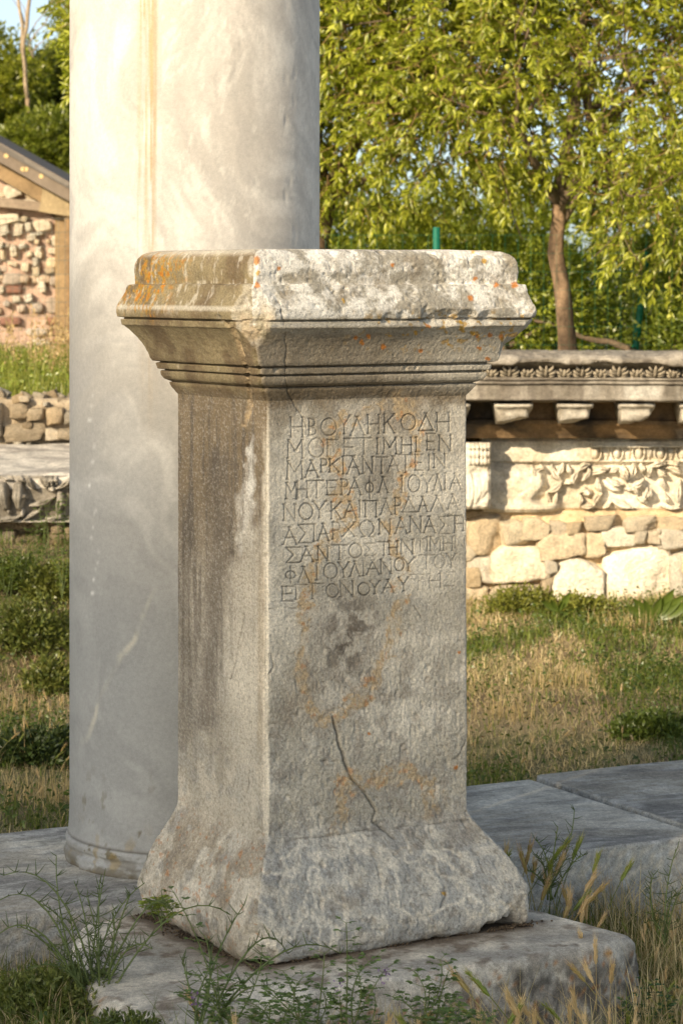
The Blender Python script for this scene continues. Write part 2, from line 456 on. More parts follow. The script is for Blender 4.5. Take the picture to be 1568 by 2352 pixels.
        d[bx] -= f * dep
        darkc[bx] = np.maximum(darkc[bx], sst(.15, .9, f) * (.12 + .5 * wv))
    crack([(762,1650),(778,1700),(790,1745),(806,1790),(838,1825),(862,1860),(858,1890),(905,1922)], 5.5, .009, isF, 1)
    crack([(700,1745),(790,1750)], 3, .003, isF, 2)
    crack([(640,690),(652,740),(656,800),(655,860),(662,905),(690,950),(705,985)], 3.0, .003, isF, 3)
    crack([(625,1935),(700,1925),(860,1905),(1078,1885)], 4, .0035, isF, 4, 4)
    crack([(1015,1290),(1060,1310)], 3, .003, isF, 5)
    crack([(618,1395),(665,1398),(700,1402)], 3.5, .003, isF, 6)
    crack([(612,1560),(628,1530),(622,1500)], 4, .003, isF, 7)
    crack([(950,1390),(965,1420),(985,1440)], 2.5, .002, isF, 8)
    crack([(1000,1750),(1050,1745),(1070,1700)], 2.5, .002, isF, 9)
    crack([(1018,2035),(1022,2060),(1012,2085)], 5, .006, isF, 10)
    crack([(548,1080),(556,1020),(575,960),(583,905)], 2.5, .002, isL, 11)
    crack([(530,1560),(545,1500),(560,1420),(556,1370)], 2.5, .003, isL, 12)
    crack([(560,1900),(566,1830),(572,1760)], 3, .003, isL, 13)
    # crack with pale mortar, down the cap near the corner of the left face
    mort = np.zeros_like(A)
    pts = np.array([(525,742),(545,770),(552,800),(563,830),(571,868),(577,905),(578,930),(560,975)], float)
    jx = (fbm(np.stack([vy * .04, vy * 0, vx * .0], -1), 1, 3, 77) - .5) * 14
    dm = np.full(A.shape, 1e9)
    for p, q in zip(pts[:-1], pts[1:]):
        e = q - p; t = np.clip(((vx + jx - p[0]) * e[0] + (vy - p[1]) * e[1]) / (e @ e), 0, 1)
        dm = np.minimum(dm, np.hypot(vx + jx - p[0] - t * e[0], vy - p[1] - t * e[1]))
    mort = sst(8.5, 3.0, dm) * isL * (fbm(G, 60, 2, 78) > .36)
    d -= sst(7, 2, dm) * isL * .004 * fbm(G, 90, 2, 79) * 2
    # ---- inscription
    gd = np.zeros_like(A)
    zone = isF & (ZZ > .73) & (ZZ < 1.19)
    za, zz, zi = A[zone], ZZ[zone], np.flatnonzero(zone.ravel())
    gz = np.zeros(za.shape)
    rnd = random.Random(4)
    for li, line in enumerate(INS):
        for (g, x0, y0, x1, y1) in line:
            faint = 1.0
            if li >= 6 and x0 > 1100: faint = .55
            if li in (3, 4) and x0 > 1200: faint = .8
            dep = .0030 * faint * rnd.uniform(.8, 1.15)
            segs = []
            for st in GL[g]:
                px = [(x0 + (x1 - x0) * u, y0 + (y1 - y0) * v) for u, v in st]
                q = [front_az(*crop2(*p)) for p in px]
                segs += list(zip(q[:-1], q[1:]))
                if g not in 'OFW':       # small serifs at free ends
                    for (pa, pz) in (q[0], q[-1]):
                        segs.append(((pa - .0028, pz + .0003), (pa + .0028, pz)))
            aa = [s[0] for sg in segs for s in sg]; bb = [s[1] for sg in segs for s in sg]
            m = np.flatnonzero((za > min(aa) - .005) & (za < max(aa) + .005) & (zz > min(bb) - .005) & (zz < max(bb) + .005))
            x, y = za[m], zz[m]; dm = np.full(x.shape, 1e9)
            for (p, q) in segs:
                ex, ey = q[0] - p[0], q[1] - p[1]
                t = np.clip(((x - p[0]) * ex + (y - p[1]) * ey) / (ex * ex + ey * ey + 1e-12), 0, 1)
                dm = np.minimum(dm, np.hypot(x - p[0] - t * ex, y - p[1] - t * ey))
            w = .00245
            gz[m] = np.maximum(gz[m], np.clip(1 - dm / w, 0, 1) * dep / .003)
    wear = .68 + .5 * sst(.3, .55, fbm(G.reshape(-1, 3)[zi], 45, 3, 33))
    gd.ravel()[zi] = gz * np.clip(wear, 0, 1.1)
    d -= gd * .0032
    G = G + Nn_g * d[..., None]
    # ---- chips: clamp behind planes, with rough floor
    rng = np.random.RandomState(8)
    nz = (fbm(G, 55, 4, 61) - .5)
    broken = np.zeros_like(A)
    def chip(px, nx, dep_noise=.006, R=.075):
        nonlocal G, broken
        nx = np.array(nx, float); nx /= np.linalg.norm(nx)
        s = (G - np.array(px)) @ nx + nz * dep_noise
        rr_ = np.linalg.norm((G - np.array(px)), axis=-1)
        s = np.where(s > 0, s * sst(R, R * .55, rr_ + nz * .03), s)
        m = s > 0
        G = np.where(m[..., None], G - s[..., None] * nx * .97, G)
        broken = np.maximum(broken, m * np.clip(s / .003, 0, 1))
    # near corner of the crown knocked off
    chip((-.106 + .034, -.106 + .034, 1.385), (-1, -1, -.15), .016)
    chip((-.106 + .022, -.106 + .030, 1.372), (-.8, -1, -.8), .014)
    chip((-.0755 + .010, -.0755 + .010, 1.50), (-1, -1, .2), .006)
    # right end of crown
    chip((WR + .128 - .014, -.106 + .014, 1.375), (1, -1, -1.1), .010)
    chip((WR + .125, -.07, 1.38), (1, -.25, .55), .010)
    chip((WR + .090 - .012, -.075, 1.51), (1, -.3, .9), .008)
    chip((WR + .045, -.045, 1.262), (1, -1, -.3), .006)
    # underside of crown fillet, right half
    for a_, dd in ((.36, .012), (.40, .014), (.455, .011), (.505, .010), (.25, .006)):
        c0 = np.array([a_, -.1065, 1.370])
        s_ = .013 + .010 * rng.rand()
        dist = np.linalg.norm((G - c0) / [1.5, 1, 1.1], axis=-1)
        pen = np.clip(s_ - dist, 0, 1)
        G = G + np.stack([pen * 0, pen * .75, pen * .25], -1) * (1 + nz[..., None] * 2)
        broken = np.maximum(broken, sst(0, .006, pen))
    # bottom corners
    chip((-.0716 + .026, -.09 + .026, .02), (-1, -1, -.35), .018, .11)
    chip((.06, -.088, .006), (0, -1, -1.3), .016, .12); chip((.30, -.090, .004), (.1, -1, -1.5), .014, .12); chip((-.072, .16, .008), (-1, 0, -1.2), .018, .14); chip((-.074, .34, .02), (-1, .1, -.9), .016, .12)
    chip((WR + .12 - .016, -.09 + .010, .05), (1, -.8, .0), .016)
    chip((WR + .01, -.086, .022), (.5, -1, -1.3), .03, .09)
    chip((-.07, WL + .03, .03), (-1, .6, -.4), .015)
    # random small chips along long edges
    for i in range(46):
        zc = rng.choice([.045, .25, 1.262, 1.372, 1.39, 1.447, 1.515, rng.uniform(.3, 1.2)])
        if .26 < zc < 1.2:
            c0 = np.array([0.0, 0.0, zc]) if rng.rand() < .6 else np.array([WR, 0.0, zc])
        else:
            o = np.interp(zc, [.0, .26, 1.2, 1.262, 1.372, 1.447, 1.52], [.085, 0, 0, .036, .105, .08, .055])
            if rng.rand() < .6: c0 = np.array([rng.uniform(0, WR), -o, zc])
            else: c0 = np.array([-o, rng.uniform(0, WL), zc])
        s_ = rng.uniform(.006, .014)
        df = G - c0; dist = np.linalg.norm(df, axis=-1) * (1 + nz)
        pen = np.clip(s_ - dist, 0, 1)
        G = G + Nn * -pen[..., None] * .8
        broken = np.maximum(broken, sst(0, .004, pen) * .6)
    # ---------------- colour
    vxw = vx + (fbm(G, 14, 4, 81) - .5) * 70 + (fbm(G, 60, 3, 82) - .5) * 26
    vyw = vy + (fbm(G, 14, 4, 83) - .5) * 90 + (fbm(G, 60, 3, 84) - .5) * 26
    vxs = vx + (fbm(G, 60, 3, 85) - .5) * 22
    vys = vy + (fbm(G * [1, 1, .25], 40, 3, 86) - .5) * 60
    def blob(cx, cy, rx, ry, soft=.6, rot=0.0, X=None, Y=None):
        X = vxw if X is None else X; Y = vyw if Y is None else Y
        dx, dy = X - cx, Y - cy; c, s = math.cos(rot), math.sin(rot)
        r = np.hypot((dx * c + dy * s) / rx, (-dx * s + dy * c) / ry)
        return sst(1 + soft / 2, 1 - soft, r)
    def band(pts, w, soft=.7, X=None, Y=None):
        X = vxw if X is None else X; Y = vyw if Y is None else Y
        pts = np.array(pts, float); dm = np.full(A.shape, 1e9)
        for p, q in zip(pts[:-1], pts[1:]):
            e = q - p; t = np.clip(((X - p[0]) * e[0] + (Y - p[1]) * e[1]) / (e @ e), 0, 1)
            dm = np.minimum(dm, np.hypot(X - p[0] - t * e[0], Y - p[1] - t * e[1]))
        return sst(w * (1 + soft), w * (1 - soft), dm)
    f1 = fbm(G, 11, 5, 91, .6); f2 = fbm(G, 34, 4, 92, .6); f3 = fbm(G, 150, 2, 93)
    sp = fbm(G, 260, 2, 94)
    grey = np.array([.475, .43, .345]); light = np.array([.66, .60, .49]); blueg = np.array([.34, .335, .315])
    brown = np.array([.170, .120, .064]); dark = np.array([.105, .086, .066]); white = np.array([.78, .74, .66])
    tan = np.array([.52, .385, .225]); orange = np.array([.58, .20, .025]); yel = np.array([.50, .28, .03]); olive = np.array([.30, .24, .13])
    C = mix(grey, light, sst(.40, .62, f1))
    C = mix(C, blueg, sst(.52, .36, f2) * (.25 + .3 * sst(1500, 1900, vy)))
    # front face --------------------------------------------------
    F = isF * 1.0
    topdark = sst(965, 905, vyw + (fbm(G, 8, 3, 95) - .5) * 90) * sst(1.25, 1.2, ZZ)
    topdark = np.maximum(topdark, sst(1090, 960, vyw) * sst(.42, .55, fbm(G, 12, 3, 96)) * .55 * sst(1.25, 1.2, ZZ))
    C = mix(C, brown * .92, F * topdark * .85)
    for args in ((690,1000,38,60),(1045,965,45,50),(1060,1050,40,50),(650,1080,22,60),(1000,1330,90,50),(860,1240,60,25),(980,1140,60,30)):
        C = mix(C, light * 1.12, F * blob(*args) * .75)
    C = mix(C, dark * 1.25, F * blob(798,1470,78,135,.9) * (.30 + .65 * sst(.38, .56, fbm(G, 42, 4, 133, .65))))
    C = mix(C, dark * 1.6, F * blob(870,1090,60,60,.9) * .5)
    C = mix(C, dark * 1.8, F * blob(880,960,150,40,.9) * .45)
    C = mix(C, brown, F * blob(690,1600,60,90,.9) * .5)
    C = mix(C, mix(dark * 2.2, tan, .3), F * sst(.46, .32, f2) * sst(1380, 1500, vy) * sst(2050, 1850, vy) * .35)
    # tan lichen ribbons
    rib = np.zeros_like(A)
    for pts, w in (([(770,970),(752,1030),(765,1085),(770,1140),(800,1185)], 17), ([(800,985),(850,945),(905,925),(950,940),(965,985),(948,1040),(930,1100),(925,1160)], 15),
                   ([(930,1140),(900,1200),(915,1270),(925,1330),(900,1350)], 12), ([(800,1160),(820,1200),(740,1260),(715,1330),(700,1400),(688,1480),(684,1545)], 16),
                   ([(925,1390),(895,1465),(880,1530),(845,1590),(790,1625),(740,1650)], 14), ([(684,1560),(700,1600),(745,1655)], 13),
                   ([(775,1820),(800,1790),(860,1785),(930,1775),(985,1800),(1000,1850)], 22), ([(760,1900),(775,1850)], 16),
                   ([(800,1950),(900,1955),(960,1945)], 6)):
        rib = np.maximum(rib, band(pts, w))
    grit = sst(.40, .56, fbm(G, 95, 3, 97))
    rib = .30 * rib + .70 * sst(.42, .56, rib * .62 + (fbm(G, 48, 4, 132, .65) - .5) * 1.3 + .05)  * sst(.02, .35, rib)
    C = mix(C, tan, F * rib * (.30 + .60 * grit))
    C = mix(C, orange * .95, F * rib * sst(.66, .72, fbm(G, 75, 3, 98)) * .4)
    # base, front: bluish grey with pale veins
    C = mix(C, blueg * 1.05, F * basem * .6)
    vein = np.abs(fbm(G, 9, 4, 99) - .5)
    C = mix(C, light * 1.15, basem * sst(.045, .0, vein) * .8)
    C = mix(C, light * 1.05, basem * sst(.53, .62, f2) * .65)
    C = mix(C, brown * 1.5, F * basem * sst(.54, .66, fbm(G, 8, 4, 122)) * .35)
    C = mix(C, dark * 1.8, F * basem * sst(.40, .33, fbm(G, 60, 3, 123)) * .45)
    # left face ---------------------------------------------------
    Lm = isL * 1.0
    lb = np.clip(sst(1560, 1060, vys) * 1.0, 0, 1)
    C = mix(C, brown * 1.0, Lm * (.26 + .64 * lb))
    streaks = fbm(G * [1, 1, .08], 70, 4, 101, .6)
    C = mix(C, dark * 1.2, Lm * sst(.50, .68, streaks) * sst(1950, 1200, vy) * .8)
    C = mix(C, dark * 1.15, Lm * band([(505,1060),(500,1300),(480,1500),(470,1650)], 24, .9, vxs, vys) * .7)
    C = mix(C, dark * 1.15, Lm * band([(430,1150),(425,1700)], 16, .9, vxs, vys) * .5)
    ws = np.maximum(band([(577,1022),(572,1130)], 11, .55, vxs, vys), band([(565,1140),(560,1250)], 18, .8, vxs, vys) * .75)
    C = mix(C, white * .95, Lm * ws * (.35 + .45 * sst(.40, .58, fbm(G * [1, 1, .3], 80, 3, 134))))
    C = mix(C, light * .95, Lm * band([(575,1230),(570,1500),(570,1850)], 26, .9, vxs, vys) * .6)
    C = mix(C, light * .95, Lm * band([(540,1300),(530,1700)], 18, .9, vxs, vys) * .35)
    C = mix(C, light * .95, Lm * basem * sst(.50, .62, fbm(G * [1, 1, .5], 26, 4, 102)) * .65)
    C = mix(C, brown * 1.1, Lm * basem * sst(.52, .42, fbm(G, 15, 3, 103)) * .5)
    # speckle on shaft left and base: pale crystals in dark crust
    spk = sst(.60, .70, sp)
    C = mix(C, white * .8, (Lm * .22 + F * .12) * spk)
    C = mix(C, dark * 1.3, (Lm * .35 + F * (.14 + .16 * lower)) * sst(.40, .30, sp))
    # pale worn arris between the two faces
    arr = sst(10, 2, np.abs(vx - 610 + (fbm(G, 40, 3, 104) - .5) * 14)) * sst(950, 1080, vy) * sst(1960, 1900, vy)
    C = mix(C, light * 1.15, arr * .7)
    C = mix(C, tan * .9, sst(14, 4, np.abs(vx - 600)) * sst(1850, 1650, vy) * sst(1200, 1400, vy) * .25)
    # cap ---------------------------------------------------------
    capL = Lm * capm
    C = mix(C, mix(brown * 1.02, olive, sst(.4, .6, f1)), capL * .75)
    ustr = fbm(G * [1.0, 1.0, .35], 85, 3, 111)
    C = mix(C, light * 1.0, capL * sst(.60, .72, ustr) * upm * .5)
    C = mix(C, light, capL * sst(.008, .002, np.abs(ZZ - 1.395)) * .6)
    C = mix(C, light * 1.1, capL * sst(1.505, 1.52, ZZ) * .6)
    capF = F * capm
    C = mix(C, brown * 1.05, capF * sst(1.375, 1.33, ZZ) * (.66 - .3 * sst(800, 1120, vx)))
    C = mix(C, light * 1.0, capF * sst(1.375, 1.34, ZZ) * sst(850, 1120, vxw) * .45)
    cr = capF * sst(1.372, 1.378, ZZ)
    cw = fbm(G * [1, 1, 1.3], 18, 5, 112, .72)
    C = mix(C, mix(grey * .74, white * 1.0, sst(.38, .56, cw)), cr * .92)
    C = mix(C, brown * 1.25, cr * sst(.56, .64, fbm(G, 24, 4, 119)) * .3)
    C = mix(C, white * .9, sst(.004, .0015, np.abs(ZZ - 1.36)) * F * .35)
    C = mix(C, mix(light, white, f2), broken * .3 * (1 - mort))
    C = mix(C, mix(olive, tan, sst(.4, .6, fbm(G, 50, 3, 113))), blob(590,738,62,48,.9,0) * sst(.38, .52, fbm(G, 45, 4, 131)) * .7)
    # grooves of mouldings darkened to near black
    for zg in (1.2505, 1.269, 1.369, 1.2235):
        darkc = np.maximum(darkc, sst(.0028, .0012, np.abs(ZZ - zg)) * (isF | isL) * .6)
    # orange lichens on the cap
    ln = fbm(G * [1, 1, .7], 105, 4, 114, .6)
    lz = capL * (blob(360,620,75,50,.8,0,vxs,vys) + blob(330,680,60,50,.8,0,vxs,vys) * .9)
    C = mix(C, yel * .9, np.clip(lz, 0, 1) * sst(.46, .56, ln) * .75)
    C = mix(C, orange * .9, np.clip(lz, 0, 1) * sst(.60, .66, ln) * .85)
    rngl = np.random.RandomState(3)
    for (cx, cy, r) in ((587,597,13),(592,628,6),(590,655,9),(900,608,5),(1112,600,7),(1085,578,6),(1080,685,8),(1140,655,7),(1180,655,8),(880,797,7),(830,785,7),(815,775,5),(1085,765,7),(1100,800,6),
                        (955,765,6),(985,750,6),(1095,770,5),(1120,825,6),(1150,775,7),(1125,770,6),(965,805,6),(1060,740,6),(848,1686,4),(1047,1762,6),(1055,1497,4),(1020,2052,6),(700,2010,0),(1090,640,6),
                        (640,615,6),(845,772,6),(1060,755,9),(925,770,4),(790,690,5),(1030,790,4)):
        if r:
            rr_ = np.hypot(vx - cx + (fbm(G, 120, 2, 115) - .5) * 8, vy - cy + (fbm(G, 120, 2, 116) - .5) * 8)
            t = isF * sst(r * 1.1, r * .6, rr_)
            C = mix(C, orange if rngl.rand() < .6 else yel * 1.1, t * .85)
    yl = sst(.62, .68, fbm(G, 75, 3, 117)) * F * sst(700, 950, vx) * sst(1.40, 1.37, ZZ) * sst(1.28, 1.33, ZZ)
    C = mix(C, yel, yl * .7)
    # orange flecks low on the left face, front of base
    C = mix(C, orange * .7, Lm * basem * sst(.70, .75, fbm(G, 90, 2, 118)) * .5)
    C = mix(C, dark, F * sst(.035, .008, ZZ) * sst(.35, .6, f2) * .6)
    C = mix(C, dark, Lm * sst(.05, .0, ZZ) * .45)
    C = mix(C, tan * .9, mort * (.35 + .5 * sst(.4, .6, fbm(G, 70, 3, 135))))
    C = mix(C, C * .42, np.clip(gd * 1.2, 0, 1) * .9)
    C = mix(C, dark * .55, darkc * .8)
    C = np.clip(C, .01, .85)
    # ---- build three parts from the one surface
    root = empty('inscribed_pedestal', tuple(NPT), ANG)
    m = G.shape[1]
    shaft = slice(i_base - 1, i_cap + 1)
    def part(name, Gs, Cs, extra=None):
        V = Gs.reshape(-1, 3); c = Cs.reshape(-1, 3)
        F_ = [grid_faces(Gs.shape[0], m, True)]
        return make_mesh(name, V, F_, c, True, M_MARBLE, root)
    # cap closes over the top
    top = [G[i_cap:]]; tc = [C[i_cap:]]
    last = G[-1]; cen = np.array([WR / 2, WL / 2, 1.523])
    for s in (.985, .96, .92, .86, .78, .65, .5, .33, .15, .02):
        R = cen + (last - cen) * s; R[:, 2] = 1.5235 + (fbm(R, 14, 3, 120) - .5) * .008 * sst(1, .93, s)
        top.append(R[None]); tc.append(mix(grey, light, fbm(R, 12, 4, 121))[None])
    Gt = np.concatenate(top); Ct = np.concatenate(tc)
    part('cornice_cap', Gt, Ct)
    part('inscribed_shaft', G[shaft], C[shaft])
    bot = G[0][None]
    c2 = np.array([WR / 2, WL / 2, 0.0])
    rows_ = [c2 + (G[0] - c2) * s for s in (.05, .8, .97)]
    Gb = np.concatenate([np.array(rows_), G[:i_base]])
    Cb = np.concatenate([np.repeat(C[0][None] * .4, 3, 0), C[:i_base]])
    part('flared_base', Gb, Cb)
    tag(root, 'grey weathered marble pedestal carved with nine lines of Greek letters', 'pedestal')
    return root
build_pedestal()
# ---------------------------------------------------------------- column
def build_column():
    cx, cy, R = -.371, 6.51, .3155
    root = empty('marble_column', (cx, cy, .0))
    def ring(zs, rs, name, nseg=220):
        a = np.linspace(-math.pi, math.pi, nseg, endpoint=False)
        zs = np.asarray(zs); rs = np.asarray(rs)
        n = np.stack([np.sin(a), -np.cos(a), a * 0], -1)
        G = np.stack([rs[:, None] * n[:, 0], rs[:, None] * n[:, 1], np.repeat(zs[:, None], nseg, 1)], -1)
        phi = np.repeat(a[None], len(zs), 0)
        Nn = np.repeat(n[None], len(zs), 0)
        # stained flute / repaired edge facing left of the camera
        vx = VCX + (cx + G[..., 0]) / (cy + G[..., 1]) * FPX
        vy = HOR + (CAMZ - G[..., 2]) / (cy + G[..., 1]) * FPX
        wx = vx + (fbm(G * [1, 1, .25], 7, 3, 5) - .5) * 16
        gro = sst(26, 8, np.abs(wx - 346)) * sst(1000, 500, vy) * (G[..., 1] < 0)
        d = (fbm(G * [1, 1, .35], 5, 3, 6) - .5) * .0016 - gro * .0016 - np.clip(.33 - fbm(G, 38, 3, 7), 0, 1) * .010
        if name == 'base_moulding':
            d += (fbm(G, 30, 3, 8) - .5) * .005 - np.clip(.42 - fbm(G, 24, 3, 9), 0, 1) * .03
        G2 = G + Nn * d[..., None]
        # swirling grey veins on a diagonal
        Q = G + (fbm(G, 2.2, 3, 10) - .5)[..., None] * .35
        diag = (Q[..., 0] * .75 + Q[..., 2] * .42)
        v1 = fbm(np.stack([diag * 6, Q[..., 2] * 1.2 - Q[..., 0] * 2, Q[..., 1]], -1), 1.6, 5, 11, .62)
        v2 = fbm(np.stack([diag * 22, Q[..., 2] * 2.5 - Q[..., 0] * 4, Q[..., 1] * 3], -1), 1.3, 4, 12, .6)
        C = mix((.48, .445, .395), (.68, .64, .575), sst(.36, .60, v1))
        C = mix(C, (.60, .565, .52), sst(.50, .66, v2) * .45)
        right = (vx > 372) & (G[..., 1] < .1)
        mott = fbm(G * [1, 1, .7], 17, 4, 13, .6)
        C = mix(C, (.52, .475, .42), right * sst(1100, 700, vy) * sst(.36, .56, mott) * .45)
        C = mix(C, (.76, .72, .64), right * sst(.57, .66, fbm(Q * [1, 1, .6], 38, 5, 14, .65)) * .4)
        C = mix(C, (.44, .41, .37), right * sst(.035, .0, np.abs(fbm(Q * [1.2, 1, .6], 9, 5, 24, .6) - .5)) * .35)
        C = mix(C, (.30, .305, .30), sst(1.35, .45, G[..., 2]) * .85)  # lower shaft greyed, its shade put into the colour
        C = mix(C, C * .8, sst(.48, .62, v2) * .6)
        # ochre runs in the groove
        run = fbm(np.stack([vx * .22, vx * 0, G[..., 2] * 1.6], -1), 1, 4, 15, .6)
        C = mix(C, (.46, .31, .14), sst(28, 12, np.abs(wx - 340)) * (G[..., 1] < 0) * (.35 + .65 * sst(.36, .58, run)) * sst(1100, 350, vy) * .85 * sst(.34, .52, fbm(np.stack([vx * .5, vx * 0, G[..., 2] * 5], -1), 1, 4, 27, .6)))
        C = mix(C, (.38, .27, .15), sst(7, 3, np.abs(wx - 357)) * (G[..., 1] < 0) * sst(700, 300, vy) * .6)
        # pale diagonal vein low down, chipped white dots, brown mould spots
        C = mix(C, (.60, .55, .44), sst(9, 2, np.abs((vx - 190) - (1720 - vy) * .42 + (fbm(G, 9, 3, 16) - .5) * 60)) * sst(1330, 1450, vy) * sst(1740, 1640, vy) * (.08 + .5 * sst(.42, .62, fbm(G, 16, 4, 25))))
        for k in range(20):
            yy = 880 + k * 25 + (k * 37 % 17); xx = 198 + (k * 53 % 19) + k * .8
            C = mix(C, (.86, .84, .79), sst(4 + k * 29 % 4, 1, np.hypot(vx - xx + (fbm(G, 60, 2, 26) - .5) * 9, vy - yy)) * (.2 + .1 * (k * 31 % 5)))
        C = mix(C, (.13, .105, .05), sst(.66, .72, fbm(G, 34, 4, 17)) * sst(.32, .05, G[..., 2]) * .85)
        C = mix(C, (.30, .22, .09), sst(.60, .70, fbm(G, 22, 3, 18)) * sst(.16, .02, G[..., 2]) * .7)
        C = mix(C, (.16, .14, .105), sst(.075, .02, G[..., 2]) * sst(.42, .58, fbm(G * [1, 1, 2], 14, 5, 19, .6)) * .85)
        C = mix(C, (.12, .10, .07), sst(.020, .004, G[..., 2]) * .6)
        C = mix(C, (.15, .13, .10), sst(.004, .001, np.abs(G[..., 2] - .071)) * .7)
        F_ = [grid_faces(len(zs), nseg, True)]
        V = G2.reshape(-1, 3); c = C.reshape(-1, 3)
        # lids
        F_.append(np.array([list(range(nseg))])); F_.append(np.array([[(len(zs) - 1) * nseg + k for k in range(nseg)]]))
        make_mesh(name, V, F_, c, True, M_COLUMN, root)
    zs = np.concatenate([np.linspace(.071, .16, 12), np.arange(.17, 3.4, .0085)])
    rs = R + .004 * np.clip((.16 - zs) / .09, 0, 1) ** 2 - .000 * zs
    ring(zs, rs, 'column_shaft', 460)
    zb = np.array([0, .004, .012, .02, .03, .036, .038, .044, .05, .060, .068, .0705])
    rb = np.array([.322, .3265, .3285, .329, .3285, .327, .3225, .322, .3255, .3255, .3225, .3195])
    z2 = np.linspace(0, .0705, 34)
    ring(z2, np.interp(z2, zb, rb), 'base_moulding', 460)
    tag(root, 'tall smooth pale marble column with ochre streak behind the pedestal', 'column')
build_column()

# ---------------------------------------------------------------- slabs
def poly_slab(name, poly, ztop, zbot, mat, parent=None, seed=0, amp=.012, rad=.02, step=.012, colf=None, topamp=.004, flare=.0, dense_top=26, center=None):
    P = np.array(poly, float)
    area = 0.5 * np.sum(P[:, 0] * np.roll(P[:, 1], -1) - np.roll(P[:, 0], -1) * P[:, 1])
    if area < 0: P = P[::-1]
    Q = np.concatenate([P, P[:1]])
    R = resample(Q, step)[:-1]
    n = len(R)
    for _ in range(max(1, int(rad / step))):
        R = (np.roll(R, 1, 0) + R * 2 + np.roll(R, -1, 0)) / 4
    t = np.roll(R, -1, 0) - np.roll(R, 1, 0); t /= np.linalg.norm(t, axis=1, keepdims=True)
    out = np.stack([t[:, 1], -t[:, 0]], -1)
    cen = R.mean(0) if center is None else np.array(center, float)
    h = ztop - zbot
    ns = max(6, int((h - rad) / step))
    rows = []
    for k in range(ns + 1):
        z = zbot + (h - rad) * k / ns
        rows.append(np.c_[R + out * flare * (1 - k / ns), np.full(n, z)])
    for k in range(1, 6):
        a = k / 5 * math.pi / 2
        rows.append(np.c_[R - out * rad * (1 - math.cos(a)), np.full(n, ztop - rad + rad * math.sin(a))])
    last = rows[-1][:, :2]
    for s in np.linspace(0, 1, dense_top + 1)[1:]:
        q = cen + (last - cen) * (1 - s * .995)
        rows.append(np.c_[q, np.full(n, ztop)])
    G = np.array(rows)
    on_top = np.zeros(G.shape[:2]); on_top[ns + 1:] = 1; on_top[ns + 1:ns + 6] = np.linspace(.1, 1, 5)[:, None]
    o3 = np.concatenate([np.repeat(out[None], len(rows), 0), np.zeros((len(rows), n, 1))], -1)
    d = (fbm(G, 6, 4, seed) - .5) * 2 * amp + (fbm(G, 40, 3, seed + 1) - .5) * amp * .6
    edge = np.exp(-((G[..., 2] - ztop) / .03) ** 2) * (1 - on_top)
    G = G + o3 * (d * (1 - on_top) - np.clip(fbm(G, 9, 3, seed + 2) - .5, 0, 1) * amp * 2.5 * edge)[..., None]
    G[..., 2] += on_top * ((fbm(G, 3.5, 4, seed + 3) - .5) * 2 * topamp + (fbm(G, 45, 3, seed + 4) - .5) * topamp * .5)
    C = colf(G, on_top) if colf is not None else np.ones(G.shape) * .35
    return make_mesh(name, G.reshape(-1, 3), [grid_faces(len(rows), n, True)], C.reshape(-1, 3), True, mat, parent)

def col_found(G, top):
    C = mix((.44, .41, .35), (.68, .62, .51), sst(.38, .6, fbm(G, 7, 5, 201, .6)))
    C = mix(C, (.27, .25, .22), sst(.5, .66, fbm(G * [1, 1, .6], 16, 4, 202)) * .6)
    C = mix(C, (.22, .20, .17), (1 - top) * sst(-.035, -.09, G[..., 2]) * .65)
    C = mix(C, (.56, .53, .46), (1 - top) * sst(.62, .7, fbm(G, 60, 3, 203)) * .6)
    # soil washed against the foot of the pedestal
    rel = G[..., :2] - NPT[:2]; a = rel @ uR[:2]; b = rel @ uL[:2]
    dx = np.maximum(np.maximum(-.072 - a, a - (WR + .09)), 0); dy = np.maximum(np.maximum(-.09 - b, b - (WL + .05)), 0)
    dd = np.hypot(dx, dy) + (fbm(G, 22, 4, 204) - .5) * .05
    dd = dd - .022 * (a < 0) * (b > -.05)
    C = mix(C, (.065, .045, .028), sst(.030, .004, dd) * top)
    C = mix(C, (.30, .24, .175), sst(.10, .02, dd) * top * .55)
    C = mix(C, (.17, .125, .085), sst(.54, .66, fbm(G * [1, 1, .5], 20, 5, 207, .65)) * top * .75)
    C = mix(C, (.17, .15, .12), (1 - top) * sst(.48, .60, fbm(G, 34, 4, 208)) * .6)
    for (x, y, r, c) in ((1395, 2190, 12, (.42, .20, .03)), (1342, 2197, 5, (.38, .13, .03)), (1448, 2190, 5, (.40, .16, .03))):
        gx = VCX + G[..., 0] / G[..., 1] * FPX; gy = HOR + (CAMZ - G[..., 2]) / G[..., 1] * FPX
        C = mix(C, c, sst(r * 1.3, r * .5, np.hypot(gx - x + (fbm(G, 70, 2, 205) - .5) * 14, gy - y)) * .85)
    gx = VCX + G[..., 0] / G[..., 1] * FPX
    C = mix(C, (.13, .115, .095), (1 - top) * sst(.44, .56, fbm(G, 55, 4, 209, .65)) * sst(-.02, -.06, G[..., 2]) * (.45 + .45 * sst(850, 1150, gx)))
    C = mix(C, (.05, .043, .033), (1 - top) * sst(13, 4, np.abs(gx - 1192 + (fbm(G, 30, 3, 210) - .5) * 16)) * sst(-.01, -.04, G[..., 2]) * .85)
    C = mix(C, (.36, .17, .06), (1 - top) * sst(.68, .72, fbm(G, 70, 3, 206)) * .8)
    return np.clip(C, .02, .8)

